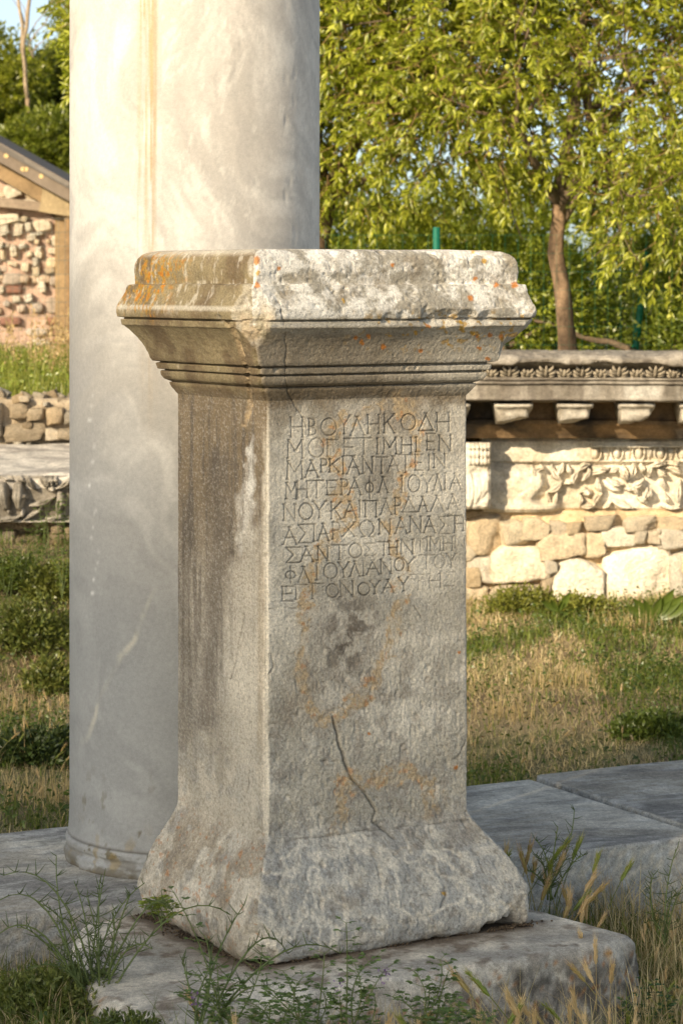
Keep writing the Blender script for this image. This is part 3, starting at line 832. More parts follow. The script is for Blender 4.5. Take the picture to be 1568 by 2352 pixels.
fs = poly_slab('foundation_stone', [(.36, 6.09), (.47, 5.97), (.585, 5.83), (.655, 5.74), (.60, 5.66), (.40, 5.515), (.08, 5.34), (-.19, 5.16), (-.34, 5.04), (-.45, 5.14), (-.52, 5.30), (-.585, 5.50), (-.60, 5.70), (-.59, 5.85), (-.42, 5.99), (-.1, 6.14)],
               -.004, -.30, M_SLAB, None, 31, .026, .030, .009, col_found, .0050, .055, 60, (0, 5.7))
tag(fs, 'rough grey stone block lying under the pedestal', 'stone block')

# loose soil in the seam under the pedestal
def build_seam():
    mb = MB(); rng = np.random.RandomState(5)
    pts = []
    for k in range(1500):
        s = rng.rand()
        if s < .42: a = rng.uniform(-.09, WR + .13); b = -.082 + rng.normal(-.001, .006); a = a if rng.rand() < .5 else WR + rng.normal(.06, .03)
        else: b = rng.uniform(-.10, WL + .03); a = -.070 - abs(rng.normal(0, .016)) * (.3 + (math.sin(b * 31) * .5 + .5))
        if math.sin(a * 23 + 1) * math.sin(b * 19 + 2) + .5 * math.sin(a * 71) < -.15 and rng.rand() < .8: continue
        r = rng.uniform(.0008, .0034)
        p = NPT + a * uR + b * uL; p[2] = r * .4
        pts.append((p, r))
    base = np.array([[1,0,0],[-1,0,0],[0,1,0],[0,-1,0],[0,0,1],[0,0,-1]], float)
    F = np.array([[0,2,4],[2,1,4],[1,3,4],[3,0,4],[2,0,5],[1,2,5],[3,1,5],[0,3,5]])
    for p, r in pts:
        c = rng.uniform(.35, 1.5) * np.array([.11, .078, .048])
        mb.add(base * r * rng.uniform(.6, 1.4, (6, 3)) + p, F, c)
    o = mb.build('soil_crumbs', M_SOIL, None, False); tag(o, kind='stuff', label='dark soil crumbs gathered along the foot of the pedestal')
build_seam()

DS = np.array([math.cos(math.radians(27.0)), math.sin(math.radians(27.0))]); NS = np.array([-DS[1], DS[0]]); A0 = np.array([-.773, 5.84])
def st(s, t): return tuple(A0 + DS * s + NS * t)
def col_pave(seed, tone):
    def f(G, top):
        C = mix(np.array((.43, .39, .32)) * tone, np.array((.60, .56, .47)) * tone, sst(.40, .62, fbm(G, 4.5, 5, seed, .6)))
        C = mix(C, np.array((.20, .195, .188)) * tone, top * sst(.50, .64, fbm(G, 2.6, 4, seed + 1)) * .75)
        Rr = np.stack([G[..., 0] * DS[0] + G[..., 1] * DS[1], (G[..., 1] * DS[0] - G[..., 0] * DS[1]) * 3.2, G[..., 2]], -1)
        C = mix(C, (.56, .54, .49), top * sst(.52, .66, fbm(Rr, 13, 5, seed + 2, .65)) * .6)
        C = mix(C, (.15, .145, .135), top * sst(.46, .34, fbm(Rr, 9, 5, seed + 5, .65)) * .5)
        C = mix(C, (.44, .47, .49), (1 - top) * sst(.52, .62, fbm(G, 85, 2, seed + 3)) * .6)
        C = mix(C, (.22, .25, .27), (1 - top) * sst(.50, .40, fbm(G, 85, 2, seed + 3)) * .55)
        C = mix(C, (.50, .49, .46), sst(.012, .0, np.abs(G[..., 2] - .004)) * (1 - top) * .4)
        return np.clip(C, .02, .8)
    return f
pv = empty('stylobate_pavement', (0, 0, 0)); tag(pv, kind='structure')
for k, (s0, s1, w, dz, tone) in enumerate(((-2.9, -1.02, .86, -.004, .95), (-1.005, 1.932, .86, .0, 1.0), (1.950, 3.6, .90, .003, .74), (3.62, 5.2, .88, .0, .8))):
    j = .05 if k == 1 else 0
    poly = [st(s0, 0), st(s1, 0), st(s1 - .01, w), st(s0 + .01, w)]
    poly_slab('paving_slab', poly, .006 + dz, -.36, M_PAVE, pv, 60 + 7 * k, .007, .008, .014 if k in (1, 2) else .03, col_pave(220 + 9 * k, tone), .0022, 0, 34)

# ---------------------------------------------------------------- ground: one sheet with a terrace step behind the ruined walls
def ground_z(x, y):
    n = (fbm(np.stack([x, y, x * 0], -1), .7, 3, 300) - .5) * .10 + (fbm(np.stack([x, y, x * 0], -1), 4, 3, 301) - .5) * .035
    z = -.225 + n
    z = z + .05 * sst(9, 12.5, y) + .10 * sst(-.15, -.5, x) * sst(6.3, 5.7, y) + .05 * sst(5.6, 5.1, y) + .42 * sst(10.5, 11.75, y) * sst(12.75, 12.2, y) * sst(-.5, -.9, x)
    yw = np.where(x < -.1, 12.78, 13.42) + np.clip(-x - 3, 0, 50) * 0
    return z + .93 * sst(yw, yw + .12, y) + .0 * x
gx = np.unique(np.concatenate([-np.geomspace(3.2, 300, 30)[::-1], np.linspace(-3.2, 3.6, 110), np.geomspace(3.65, 300, 30)]))
gy = np.unique(np.concatenate([np.array([-300, -150, -90, -50, -30, -15, -6, -2, 1, 3]), np.linspace(4, 12.6, 130), np.linspace(12.65, 13.7, 50), np.linspace(13.8, 26, 50), np.geomspace(27, 420, 25)]))
GX, GY = np.meshgrid(gx, gy, indexing='ij')
GZ = ground_z(GX, GY)
PG = np.stack([GX, GY, GZ], -1)
Cg = mix((.20, .145, .085), (.34, .26, .14), sst(.38, .62, fbm(PG, 3, 4, 310)))
Cg = mix(Cg, (.09, .11, .035), sst(.50, .6, fbm(PG, 1.4, 4, 311)) * .6)
Cg = mix(Cg, (.12, .14, .04), sst(14, 16, GY) * .6)
g = make_mesh('ground', PG.reshape(-1, 3), [grid_faces(len(gx), len(gy))], Cg.reshape(-1, 3), True, M_SOIL)
tag(g, kind='structure')

# ---------------------------------------------------------------- stones of the ruined walls
def rock_mesh(name, seed, n=9, mat=M_WALL, base=(.5, .45, .36), power=.28, cuts=3, amp=.10):
    rng = np.random.RandomState(seed)
    V = []; F = []
    lin = np.linspace(-1, 1, n + 1)
    idx = {}
    def vid(p):
        k = tuple(np.round(p, 5))
        if k not in idx: idx[k] = len(V); V.append(p)
        return idx[k]
    for ax in range(3):
        for sg in (-1, 1):
            for i in range(n):
                for j in range(n):
                    q = []
                    for (u, v) in ((lin[i], lin[j]), (lin[i + 1], lin[j]), (lin[i + 1], lin[j + 1]), (lin[i], lin[j + 1])):
                        p = [0, 0, 0]; p[ax] = sg; p[(ax + 1) % 3] = u; p[(ax + 2) % 3] = v
                        q.append(vid(np.array(p, float)))
                    F.append(q if sg > 0 else q[::-1])
    V = np.array(V); F = np.array(F)
    sph = V / np.linalg.norm(V, axis=1, keepdims=True)
    P = V * (1 - power) + sph * power * 1.25
    for _ in range(cuts):
        nrm = rng.normal(size=3); nrm[1] *= .4; nrm /= np.linalg.norm(nrm)
        dd = rng.uniform(.80, 1.0) * (np.abs(nrm).sum() * .78)
        s = P @ nrm - dd; m = s > 0; P[m] -= s[m][:, None] * nrm
    P += sph * ((fbm(P + seed * 3.7, 1.3, 3, seed) - .5) * amp * 2.2)[:, None] + sph * ((fbm(P + seed, 3.6, 3, seed + 5) - .5) * amp * 1.5)[:, None]
    P = np.clip(P, -1.08, 1.08)
    b = np.array(base)
    C = mix(b * .82, b * 1.12, fbm(P + seed, 1.5, 3, seed + 9))
    return make_mesh(name, P, [F], C, True, mat, None, False)

ROCKS = [rock_mesh('stone', 400 + k, base=(.74, .65, .49), cuts=7, power=.10 + .05 * (k % 4), amp=.09 + .02 * (k % 3)) for k in range(14)]
RPINK = [rock_mesh('stone', 450 + k, base=(.66, .56, .47), power=.6) for k in range(6)]
RBRICK = [rock_mesh('brick', 470 + k, n=4, base=(.40, .22, .17), power=.15, cuts=0, amp=.04) for k in range(3)]
RGREY = [rock_mesh('stone', 480 + k, base=(.54, .47, .36), power=.38) for k in range(6)]
RDUST = [rock_mesh('stone', 495 + k, base=(.80, .73, .60), cuts=6, power=.14, amp=.12) for k in range(6)]
def put(meshes, rng, parent, x0, x1, z0, z1, yf, depth, name='stone', rot=.06):
    o = bpy.data.objects.new(name, meshes[rng.randint(len(meshes))])
    COL.objects.link(o); o.parent = parent
    o.scale = ((x1 - x0) / 2, depth / 2, (z1 - z0) / 2)
    o.location = ((x0 + x1) / 2, yf + depth / 2, (z0 + z1) / 2)
    o.rotation_euler = (rng.uniform(-.05, .05), rng.uniform(-rot, rot), rng.choice([0, 0, math.pi]) + rng.uniform(-.05, .05))
    return o
def mortar(name, x0, x1, z0, z1, y, depth, parent, col=(.62, .48, .30), seed=1, step=.02, amp=.012):
    xs = np.arange(x0, x1 + step, step); zs = np.arange(z0, z1 + step, step)
    X, Z = np.meshgrid(xs, zs, indexing='ij')
    G = np.stack([X, X * 0 + y, Z], -1)
    G[..., 1] += (fbm(G, 9, 4, seed) - .5) * amp * 3 + (fbm(G, 40, 2, seed + 1) - .5) * amp * .8
    n, m = X.shape
    # front sheet plus back sheet joined round the rim
    Bk = G.copy(); Bk[..., 1] = y + depth
    V = np.concatenate([G.reshape(-1, 3), Bk.reshape(-1, 3)])
    f = grid_faces(n, m); fb = grid_faces(n, m, base=n * m)[:, ::-1]
    rim = [i * m for i in range(n)] + [(n - 1) * m + j for j in range(1, m)] + [i * m + m - 1 for i in range(n - 2, -1, -1)] + [j for j in range(m - 2, 0, -1)]
    rim = np.array(rim); r2 = np.roll(rim, -1)
    C = mix(np.array(col) * .8, np.array(col) * 1.12, fbm(V, 5, 3, seed + 2))
    return make_mesh(name, V, [f, fb, np.stack([rim, r2, r2 + n * m, rim + n * m], -1)], C, True, M_MORTAR, parent)

# right-hand wall -------------------------------------------------
YW = 13.2; S3 = .3409
K = YW / FPX
def wx(x): return (x - VCX) * K
def wz(y): return CAMZ - (y - HOR) * K
def c3(cx, cy): return 1033.4 + cx * S3, 746.4 + cy * S3
rw = empty('rubble_wall', (wx(1330), YW, -.2))
def loc(o):  # keep world placement although the parent is moved
    o.matrix_parent_inverse = Matrix.Translation(-o.parent.location); return o
rng = np.random.RandomState(12)
STN = [(125,1300,325,1550),(332,1312,505,1485),(500,1320,660,1440),(676,1340,790,1412),(608,1420,900,1580),(905,1420,1040,1560),(905,1308,1130,1378),(1190,1310,1380,1375),(1385,1312,1600,1368),
       (1022,1380,1240,1500),(1332,1400,1405,1475),(1408,1388,1610,1520),(125,1552,290,1750),(290,1510,655,1750),(655,1600,712,1680),(708,1592,1052,1892),(1058,1508,1492,1855),(1500,1530,1700,1840),
       (125,1780,240,1900),(238,1770,640,1890),(1100,1865,1400,1950),(640,1720,705,1800),(790,1350,890,1400),(1245,1400,1325,1460)]
for (a, b, c, d) in STN:
    x0, y0 = c3(a, b); x1, y1 = c3(c, d)
    e = 0.014
    bright = b > 1290 and (b >= 1500 or a < 330 or a > 590) and not (300 < a < 560)
    loc(put(RDUST if bright else ROCKS, rng, rw, wx(x0) - e, wx(x1) + e, wz(y1) - e, wz(y0) + e, YW + .025 - .02 * rng.rand(), .22 + .1 * rng.rand(), rot=.09))
# courses that run on behind the pedestal and past the right border
def courses(x0, x1, z0, z1, yf, parent, rng, sets, hmin=.10, hmax=.2, wmin=.16, wmax=.4, depth=.22):
    z = z0
    while z < z1 - .03:
        h = min(rng.uniform(hmin, hmax), z1 - z)
        x = x0 + rng.uniform(-.1, 0)
        while x < x1:
            w = rng.uniform(wmin, wmax)
            loc(put(sets, rng, parent, x + .006, min(x + w, x1 + .05) - .006, z + .004, z + h - .004, yf - .03 * rng.rand(), depth, rot=.07))
            x += w
        z += h
courses(1.82, 3.2, wz(1395) - .03, wz(1190), YW + .04, rw, rng, ROCKS)
courses(-.15, .68, wz(1395) - .03, wz(1190), YW + .04, rw, rng, ROCKS, wmin=.2)
loc(mortar('mortar', -.15, 3.25, -.32, wz(1178), YW + .075, .35, rw, (.58, .44, .27), 501, .016, .024))
tag(rw, 'sunlit rubble stone wall with sandy mortar under the carved marble blocks', 'stone wall')
# ---------------------------------------------------------------- carved blocks on the right wall
def relief_block(name, x0, x1, z0, z1, yfront, depth, hf, colf, step=.006, mat=M_CARVED, parent=None):
    """block whose front is a real carved relief: hf(X,Z) metres towards the viewer"""
    nx = int((x1 - x0) / step) + 2; nz = int((z1 - z0) / step) + 2
    xs = np.linspace(x0, x1, nx); zs = np.linspace(z0, z1, nz)
    X, Z = np.meshgrid(xs, zs, indexing='ij')
    H, aux = hf(X, Z)
    ed = np.minimum.reduce([X - x0, x1 - X, Z - z0, z1 - Z])
    H = H - sst(.02, 0, ed) * .014 * (1 + fbm(np.stack([X, X * 0, Z], -1), 12, 3, 3))
    G = np.stack([X, yfront - H, Z], -1)
    Bk = G.copy(); Bk[..., 1] = yfront + depth
    V = np.concatenate([G.reshape(-1, 3), Bk.reshape(-1, 3)])
    n, m = X.shape
    f = grid_faces(n, m); fb = grid_faces(n, m, base=n * m)[:, ::-1]
    rim = np.array([i * m for i in range(n)] + [(n - 1) * m + j for j in range(1, m)] + [i * m + m - 1 for i in range(n - 2, -1, -1)] + [j for j in range(m - 2, 0, -1)])
    r2 = np.roll(rim, -1)
    C = colf(G, H, aux); C = np.concatenate([C.reshape(-1, 3), C.reshape(-1, 3)])
    return make_mesh(name, V, [f, fb, np.stack([rim, r2, r2 + n * m, rim + n * m], -1)], np.clip(C, .02, .85), True, mat, parent)

def petal(X, Z, H, p0, p1, w, h, bend=0.0, taper=(.35, 1.0, .15), ridge=.35, base=0.0, veins=0):
    """a leaf lobe from p0 to p1 (world x,z), bulging h, curved sideways by bend; max-combined into H"""
    p0 = np.array(p0, float); p1 = np.array(p1, float)
    L = np.linalg.norm(p1 - p0); e = (p1 - p0) / L; nrm = np.array([-e[1], e[0]])
    m = (np.abs(X - (p0[0] + p1[0]) / 2) < L / 2 + w + abs(bend)) & (np.abs(Z - (p0[1] + p1[1]) / 2) < L / 2 + w + abs(bend) + .01)
    if not m.any(): return H
    x = X[m] - p0[0]; z = Z[m] - p0[1]
    t = (x * e[0] + z * e[1]) / L
    s = x * nrm[0] + z * nrm[1] - bend * 4 * t * (1 - t)
    tt = np.clip(t, 0, 1)
    ww = w * np.interp(tt, [0, .5, 1], taper)
    r = np.hypot(s, np.maximum(0, np.maximum(-t, t - 1)) * L) / np.maximum(ww, 1e-5)
    prof = np.sqrt(np.clip(1 - r ** 2, 0, 1)) * (1 - ridge * np.exp(-(s / (ww * .22 + 1e-6)) ** 2))
    if veins: prof *= 1 - .22 * (.5 + .5 * np.cos(s / ww * veins * math.pi)) * (r < .9)
    hh = base + h * prof * (.75 + .25 * np.sin(tt * math.pi))
    out = H[m]
    H[m] = np.where(r < 1, np.maximum(out, hh), out)
    return H

def cc(cx, cy):   # coordinates noted on the enlarged frieze
    return 1119.6 + cx * .28597, 792.3 + cy * .28597
def pw(cx, cy):
    x, y = cc(cx, cy); return (wx(x), wz(y))
LW = .28597 * K

def frieze_h(X, Z):
    P = np.stack([X, X * 0, Z], -1)
    H = (fbm(P, 8, 4, 601) - .5) * .020 + (fbm(P, 30, 3, 602) - .5) * .008 - .035
    # left third: broken unworked bulk
    xb, _ = pw(470, 0); xa, _ = pw(0, 0)
    rough = .085 + (fbm(P, 5, 4, 603) - .5) * .10 + (fbm(P, 22, 3, 604) - .5) * .022
    bulk = sst(xb + .05, xb - .05, X + (fbm(P, 9, 3, 605) - .5) * .12) * sst(pw(0, 930)[1] + .05, pw(0, 1010)[1], Z + (X - xa) * .12)
    H = np.maximum(H, H * (1 - bulk) + rough * bulk)
    low = sst(pw(0, 1230)[1], pw(0, 1280)[1], Z + (fbm(P, 7, 3, 606) - .5) * .06)
    xl = pw(560, 0)[0]
    H = np.maximum(H, (.075 + (fbm(P, 12, 4, 607) - .5) * .05) * low * sst(xl + .05, xl - .03, X))
    # top band, egg and dart on its right part
    top = sst(pw(0, 960)[1], pw(0, 940)[1], Z)
    H = np.maximum(H, top * (.045 + (fbm(P, 10, 3, 608) - .5) * .03))
    zt0, zt1 = pw(0, 935)[1], pw(0, 830)[1]
    xe = pw(850, 0)[0]
    m = (X > xe) & (Z > zt0) & (Z < zt1)
    H = np.where(m, .014, H)
    H = np.where((X > xe - .01) & (Z >= zt1) & (Z < zt1 + .016), .062, H)
    H = np.where((X > xe) & (Z >= zt1 + .016), .05 + (fbm(P, 14, 3, 609) - .5) * .012, H)
    zc = (zt0 + zt1) / 2
    for k in range(0, 9):
        ex = pw(1045 + 175 * (k - 1), 0)[0]
        if k == 0:
            H = petal(X, Z, H, (ex, zc - .02), (ex, zc + .02), .022, .03, 0, (1, 1, 1), .1)
        r = np.hypot((X - ex) / .021, (Z - zc - .004) / .034)
        H = np.maximum(H, np.where(r < 1, .015 + .042 * np.sqrt(np.clip(1 - r * r, 0, 1)), -1))
        r2 = np.hypot((X - ex) / .034, (Z - zc - .010) / .052)
        H = np.maximum(H, np.where((r2 > .78) & (r2 < 1.02) & (Z < zt1) & (X > xe - .02), .015 + .034 * np.sqrt(np.clip(1 - ((r2 - .9) / .12) ** 2, 0, 1)), -1))
        dx = ex + .0545 * (1050 / 1050)
        for o_, w_ in ((-.012, .0045), (0, .006), (.012, .0045)):
            H = petal(X, Z, H, (dx + o_, zt1 - .004), (dx + o_ * .35, zt0 + .006), w_, .026, 0, (1, .9, .4), 0, .012) if dx > xe - .01 else H
    # acanthus: lobes listed on the photograph's own drawing of the carving
    def pt(a, b, c, d, w, h, bend=0, **k):
        nonlocal H
        H = petal(X, Z, H, pw(a, b), pw(c, d), w * LW, h, bend * LW, **k)
    pt(330, 1095, 460, 985, 45, .075, 20, veins=3); pt(250, 1040, 420, 1010, 40, .07, 10, veins=2)
    pt(300, 1000, 330, 1085, 26, .08); pt(360, 975, 380, 1075, 26, .085); pt(430, 970, 455, 1020, 24, .08)
    pt(520, 980, 610, 1110, 34, .075, -14, veins=2); pt(610, 960, 560, 1060, 28, .08, 8); pt(650, 975, 680, 1050, 26, .085, -8)
    pt(600, 1100, 480, 1190, 34, .07, 20); pt(480, 1190, 510, 1340, 26, .078, 0, veins=2); pt(560, 1190, 520, 1320, 22, .07, 6)
    pt(620, 1120, 700, 1110, 26, .075, 8)
    pt(690, 1120, 740, 1010, 30, .085, 14, veins=2); pt(740, 1010, 830, 965, 30, .09, 12, veins=2); pt(760, 1100, 830, 1000, 22, .08, -8)
    pt(820, 1060, 800, 980, 20, .085, -10); pt(830, 1050, 960, 1040, 32, .085, 22, veins=2); pt(850, 990, 985, 1000, 34, .09, -16, veins=2)
    pt(970, 1080, 1100, 1130, 36, .08, -18, veins=3); pt(985, 1030, 1060, 1000, 26, .085, 4)
    pt(1060, 1010, 1130, 1110, 34, .095, 10, veins=2); pt(1100, 980, 1140, 1080, 30, .095, -6, veins=2); pt(1180, 960, 1150, 1080, 34, .095, 10, veins=2); pt(1240, 960, 1250, 1040, 28, .09, 6)
    pt(1150, 1130, 1260, 1080, 38, .095, -28, veins=4); pt(1140, 1110, 1210, 1230, 26, .07, 16); pt(1210, 1230, 1290, 1290, 30, .075, 8, veins=2)
    pt(1250, 1260, 1290, 1150, 26, .09, -10, veins=2); pt(1290, 1250, 1320, 1160, 22, .09, -4); pt(1110, 1160, 1180, 1170, 22, .07)
    pt(890, 1080, 925, 1200, 30, .080, -12); pt(925, 1200, 860, 1300, 36, .08, -22); pt(870, 1300, 750, 1310, 34, .075, 0); pt(750, 1300, 745, 1200, 26, .07, -6)
    pt(750, 1190, 820, 1170, 26, .07, 10); pt(795, 1195, 825, 1200, 30, .085, 0, taper=(1, 1, 1), ridge=0)
    pt(940, 1320, 1000, 1270, 22, .06, 0); pt(1000, 1250, 1180, 1320, 40, .055, -10); pt(960, 1140, 1080, 1180, 34, .05, 0)
    pt(1300, 1060, 1330, 970, 28, .085, 12); pt(1310, 985, 1440, 960, 30, .09, 10, veins=2); pt(1380, 1010, 1450, 1060, 36, .085, -10, veins=3); pt(1450, 990, 1570, 1060, 40, .09, 14, veins=3)
    pt(1460, 960, 1568, 970, 24, .085, 6); pt(1410, 1070, 1440, 1180, 26, .05, -6); pt(1430, 1200, 1460, 1300, 26, .07, 0, veins=2); pt(1550, 1100, 1545, 1300, 36, .085, -10); pt(1400, 1300, 1560, 1320, 22, .07, -6)
    # the scroll goes on beyond the right border
    for k in range(5):
        o = 1640 + k * 230
        pt(o, 1060, o + 120, 970, 40, .09, 18, veins=3); pt(o + 20, 1090, o + 60, 1230, 34, .08, -16, veins=2); pt(o + 60, 1230, o + 180, 1300, 36, .08, 20); pt(o + 180, 1290, o + 190, 1150, 30, .085, 14); pt(o + 110, 1180, o + 150, 1170, 34, .09, 0, taper=(1, 1, 1), ridge=0)
    H += (fbm(P, 60, 3, 610) - .5) * .004
    return H, None
def frieze_c(G, H, aux):
    C = mix((.50, .43, .32), (.66, .60, .49), sst(.35, .62, fbm(G, 7, 5, 611)))
    C = mix(C, (.60, .43, .22), sst(.0, -.03, H) * .75)
    return mix(C, (.38, .35, .30), sst(.58, .68, fbm(G, 12, 4, 612)) * .45)
fz = relief_block('carved_frieze_block', wx(1108), 3.1, wz(1178), wz(1008), YW + .09, .42, frieze_h, frieze_c, .0042)
tag(fz, 'cream marble block with carved acanthus scroll and egg moulding, under the cornice block', 'carved block')
# give it an origin near its own base: a mesh in world space is fine, its base sits on the rubble

def frag_h(X, Z):
    P = np.stack([X, X * 0, Z], -1)
    H = .03 + (fbm(P, 9, 4, 621) - .5) * .09 + (fbm(P, 40, 3, 622) - .5) * .02
    x1 = wx(1125)
    for k, z in enumerate((1022, 1040, 1056)):
        for j in range(6):
            H = petal(X, Z, H, (x1 - .012 - j * .02, wz(z) - .010), (x1 - .012 - j * .02, wz(z) + .010), .009, .02, 0, (1, 1, 1), 0, .05)
    for j in range(5):
        H = petal(X, Z, H, (x1 - .03 - j * .045, wz(1080 + 9 * (j % 2))), (x1 - .055 - j * .03, wz(1140 + 12 * (j % 3))), .026, .05, .012, (.6, 1, .3), .3, .0)
    return H, None
fr = relief_block('carved_fragment', wx(990), wx(1124), wz(1166), wz(1014), YW - .09, .22, frag_h, lambda G, H, a: mix((.44, .38, .29), (.60, .55, .46), sst(.35, .6, fbm(G, 9, 4, 623))), .006)
tag(fr, 'small beaded marble fragment left of the acanthus block, half hidden by the pedestal', 'carved fragment')

# cornice: swept profile with leaves, modillions -------------------
def build_cornice():
    root = empty('cornice_block', (wx(1330), YW - .2, wz(1008)))
    x0, x1 = -.12, 3.15
    # (y depth, z) profile from back-top over the front down to the bed
    Yl = 12.70
    def z(yv, Y): return CAMZ - (yv - HOR) * Y / FPX
    prof = [(13.75, z(811, 13.2)), (13.2, z(811, 13.2)), (12.80, z(812, 12.8)), (12.715, z(817, Yl)), (12.695, z(826, Yl)), (12.70, z(836, Yl)), (12.73, z(839, Yl)),
            (12.765, z(842, 12.77)), (12.80, z(850, 12.79)), (12.815, z(862, 12.8)), (12.815, z(867, 12.8)), (12.785, z(868, 12.79)), (12.783, z(873, 12.79)), (12.80, z(874.5, 12.8)), (12.80, z(877, 12.8)),
            (12.79, z(878.5, 12.79)), (12.79, z(882, 12.79)), (12.81, z(884, 12.8)), (12.812, z(914, 12.81)), (12.80, z(916, 12.8)), (12.805, z(920, 12.81)), (12.86, z(921, 12.86)), (13.10, z(926, 13.1)),
            (13.105, z(962, 13.1)), (13.06, z(966, 13.06)), (13.06, z(976, 13.06)), (13.09, z(982, 13.09)), (13.13, z(1000, 13.13)), (13.14, z(1007, 13.14)), (13.75, z(1008, 13.2))]
    Pf = resample(prof, .007)
    xs = np.arange(x0, x1, .009)
    G = np.stack([np.repeat(xs[None], len(Pf), 0), np.repeat(Pf[:, :1], len(xs), 1), np.repeat(Pf[:, 1:], len(xs), 1)], -1)
    N_ = grid_normals(G); N_ *= np.where(N_[..., 1:2] > 0, -1, 1) * 1.0
    lip = sst(z(842, 12.75), z(836, 12.7), G[..., 2]) * (G[..., 1] < 13.0)
    d = (fbm(G, 7, 4, 631) - .5) * (.010 + .020 * lip) + (fbm(G, 35, 3, 632) - .5) * .006
    xr = wx(1480)
    d = d + lip * sst(xr - .05, xr + .1, G[..., 0]) * .022 - .010 * lip * sst(.45, .6, fbm(G, 14, 3, 634))
    G = G + N_ * d[..., None]
    G[..., 2] += (fbm(G * [1, .2, 0], 2.2, 3, 633) - .5) * .012
    C = mix((.17, .148, .118), (.335, .30, .25), sst(.36, .62, fbm(G * [1, 1, .4], 9, 5, 635)))
    C = mix(C, (.12, .10, .08), sst(.54, .64, fbm(G * [1, 1, .12], 14, 4, 638)) * .6)
    C = mix(C, (.25, .225, .19), (G[..., 1] < 13.2) * (G[..., 2] > z(822, 12.8)) * .5)
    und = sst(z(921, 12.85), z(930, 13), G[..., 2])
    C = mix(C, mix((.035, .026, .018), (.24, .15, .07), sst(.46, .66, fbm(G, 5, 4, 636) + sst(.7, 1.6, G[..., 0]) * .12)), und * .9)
    wt = sst(wx(1300), wx(1400), G[..., 0]) * sst(z(921, 12.85), z(905, 12.8), G[..., 2]) * sst(z(880, 12.85), z(890, 12.8), G[..., 2])
    C = mix(C, (.50, .48, .43), wt * sst(.4, .6, fbm(G * [1, 1, .2], 16, 3, 637)) * .5)
    n, m = G.shape[:2]
    V = G.reshape(-1, 3)
    F = [grid_faces(n, m), np.array([[i * m for i in range(n)]]), np.array([[i * m + m - 1 for i in range(n)][::-1]])]
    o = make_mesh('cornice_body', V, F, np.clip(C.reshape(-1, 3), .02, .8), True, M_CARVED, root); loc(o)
    # palmette leaves of the sima
    zb, zt = z(866.5, 12.8), z(839, 12.73)
    def lp(mb, x, zc, dx, dz, w, yc=12.765, curl=.35):
        t = np.linspace(0, 1, 6)
        px = x + dx * np.sin(t * math.pi / 2); pz = zc + dz * (t ** 1.3)
        py = 12.806 - (12.806 - 12.745) * np.clip((pz - zb) / (zt - zb), 0, 1) - .012 * np.sin(t * math.pi)
        mb.tube(np.stack([px, py, pz], -1), w * 1.25 * np.array([.5, .85, 1.0, 1.0, .8, .35]), 6, (.30, .255, .19))
    k = 0; x = x0 + .05; pitch = .0905 / 1.0
    r = np.random.RandomState(6)
    while x < x1 - .05:
        mb = MB(); h = zt - zb
        up = k % 2 == 0
        s = 1.0
        if up:
            lp(mb, x, zb, .0, h * .95, .0075)
            for q in (1, -1):
                lp(mb, x + q * .004, zb + h * .05, q * .040, h * .22, .0070); lp(mb, x + q * .004, zb + h * .2, q * .042, h * .42, .0075); lp(mb, x + q * .003, zb + h * .45, q * .030, h * .48, .0065)
        else:
            lp(mb, x, zb, .0, h * .62, .0085)
            for q in (1, -1):
                lp(mb, x + q * .004, zb + .0, q * .026, h * .16, .0060); lp(mb, x + q * .004, zb + h * .14, q * .030, h * .36, .0068); lp(mb, x + q * .002, zb + h * .34, q * .020, h * .36, .006)
        V_ = np.concatenate(mb.v); 
        for i_, v_ in enumerate(mb.v): mb.v[i_] = v_ + (fbm(v_, 60, 2, 640 + k)[:, None] - .5) * .006
        loc(mb.build('palmette_leaf', M_CARVED, root))
        x += pitch; k += 1
    # modillions
    t = wx(1) - wx(0)
    xc = [wx(1168) + i * (wx(1443) - wx(1168)) / 2 for i in range(-7, 13)]
    for i, cx in enumerate(xc):
        if cx < x0 + .1 or cx > x1 - .1: continue
        w = .090 + .008 * r.rand()
        pr = [(13.10, z(925, 13.1)), (12.88, z(925, 12.9)), (12.845, z(926, 12.86)), (12.842, z(933, 12.86)), (12.862, z(938, 12.87)), (12.872, z(941, 12.88)), (12.876, z(957, 12.88)), (12.885, z(966, 12.9)), (12.95, z(972, 12.98)), (13.11, z(974, 13.1))]
        pr = resample(pr, .010)
        us = np.linspace(-1, 1, 12)
        shoulder = np.where(pr[:, 1] > z(939, 12.87), 1.0, .80)
        Gm = np.stack([cx + us[None] * (w * shoulder)[:, None], np.repeat(pr[:, :1], 12, 1), np.repeat(pr[:, 1:], 12, 1)], -1)
        Gm[..., 1] += (np.abs(us) > .95)[None] * .006
        # broken lower right corners
        brk = np.clip((Gm[..., 0] - cx) / w * .028 + (z(966, 12.9) - Gm[..., 2]) * .9 + (fbm(Gm, 20, 3, 650 + i) - .5) * .05, 0, .2)
        Gm[..., 2] += brk * .8
        Gm += (fbm(Gm, 25, 3, 660 + i)[..., None] - .5) * .010
        nn, mm = Gm.shape[:2]
        Cm = mix((.24, .21, .165), (.44, .40, .335), sst(.35, .6, fbm(Gm, 12, 4, 670 + i) + (.12 if cx > wx(1380) else 0)))
        o = make_mesh('modillion', Gm.reshape(-1, 3), [grid_faces(nn, mm), np.array([[q * mm for q in range(nn)]]), np.array([[q * mm + mm - 1 for q in range(nn)][::-1]])], Cm.reshape(-1, 3), True, M_CARVED, root); loc(o)
    tag(root, 'weathered marble cornice block with leaf moulding and square brackets, lying on the right wall', 'cornice block')
build_cornice()

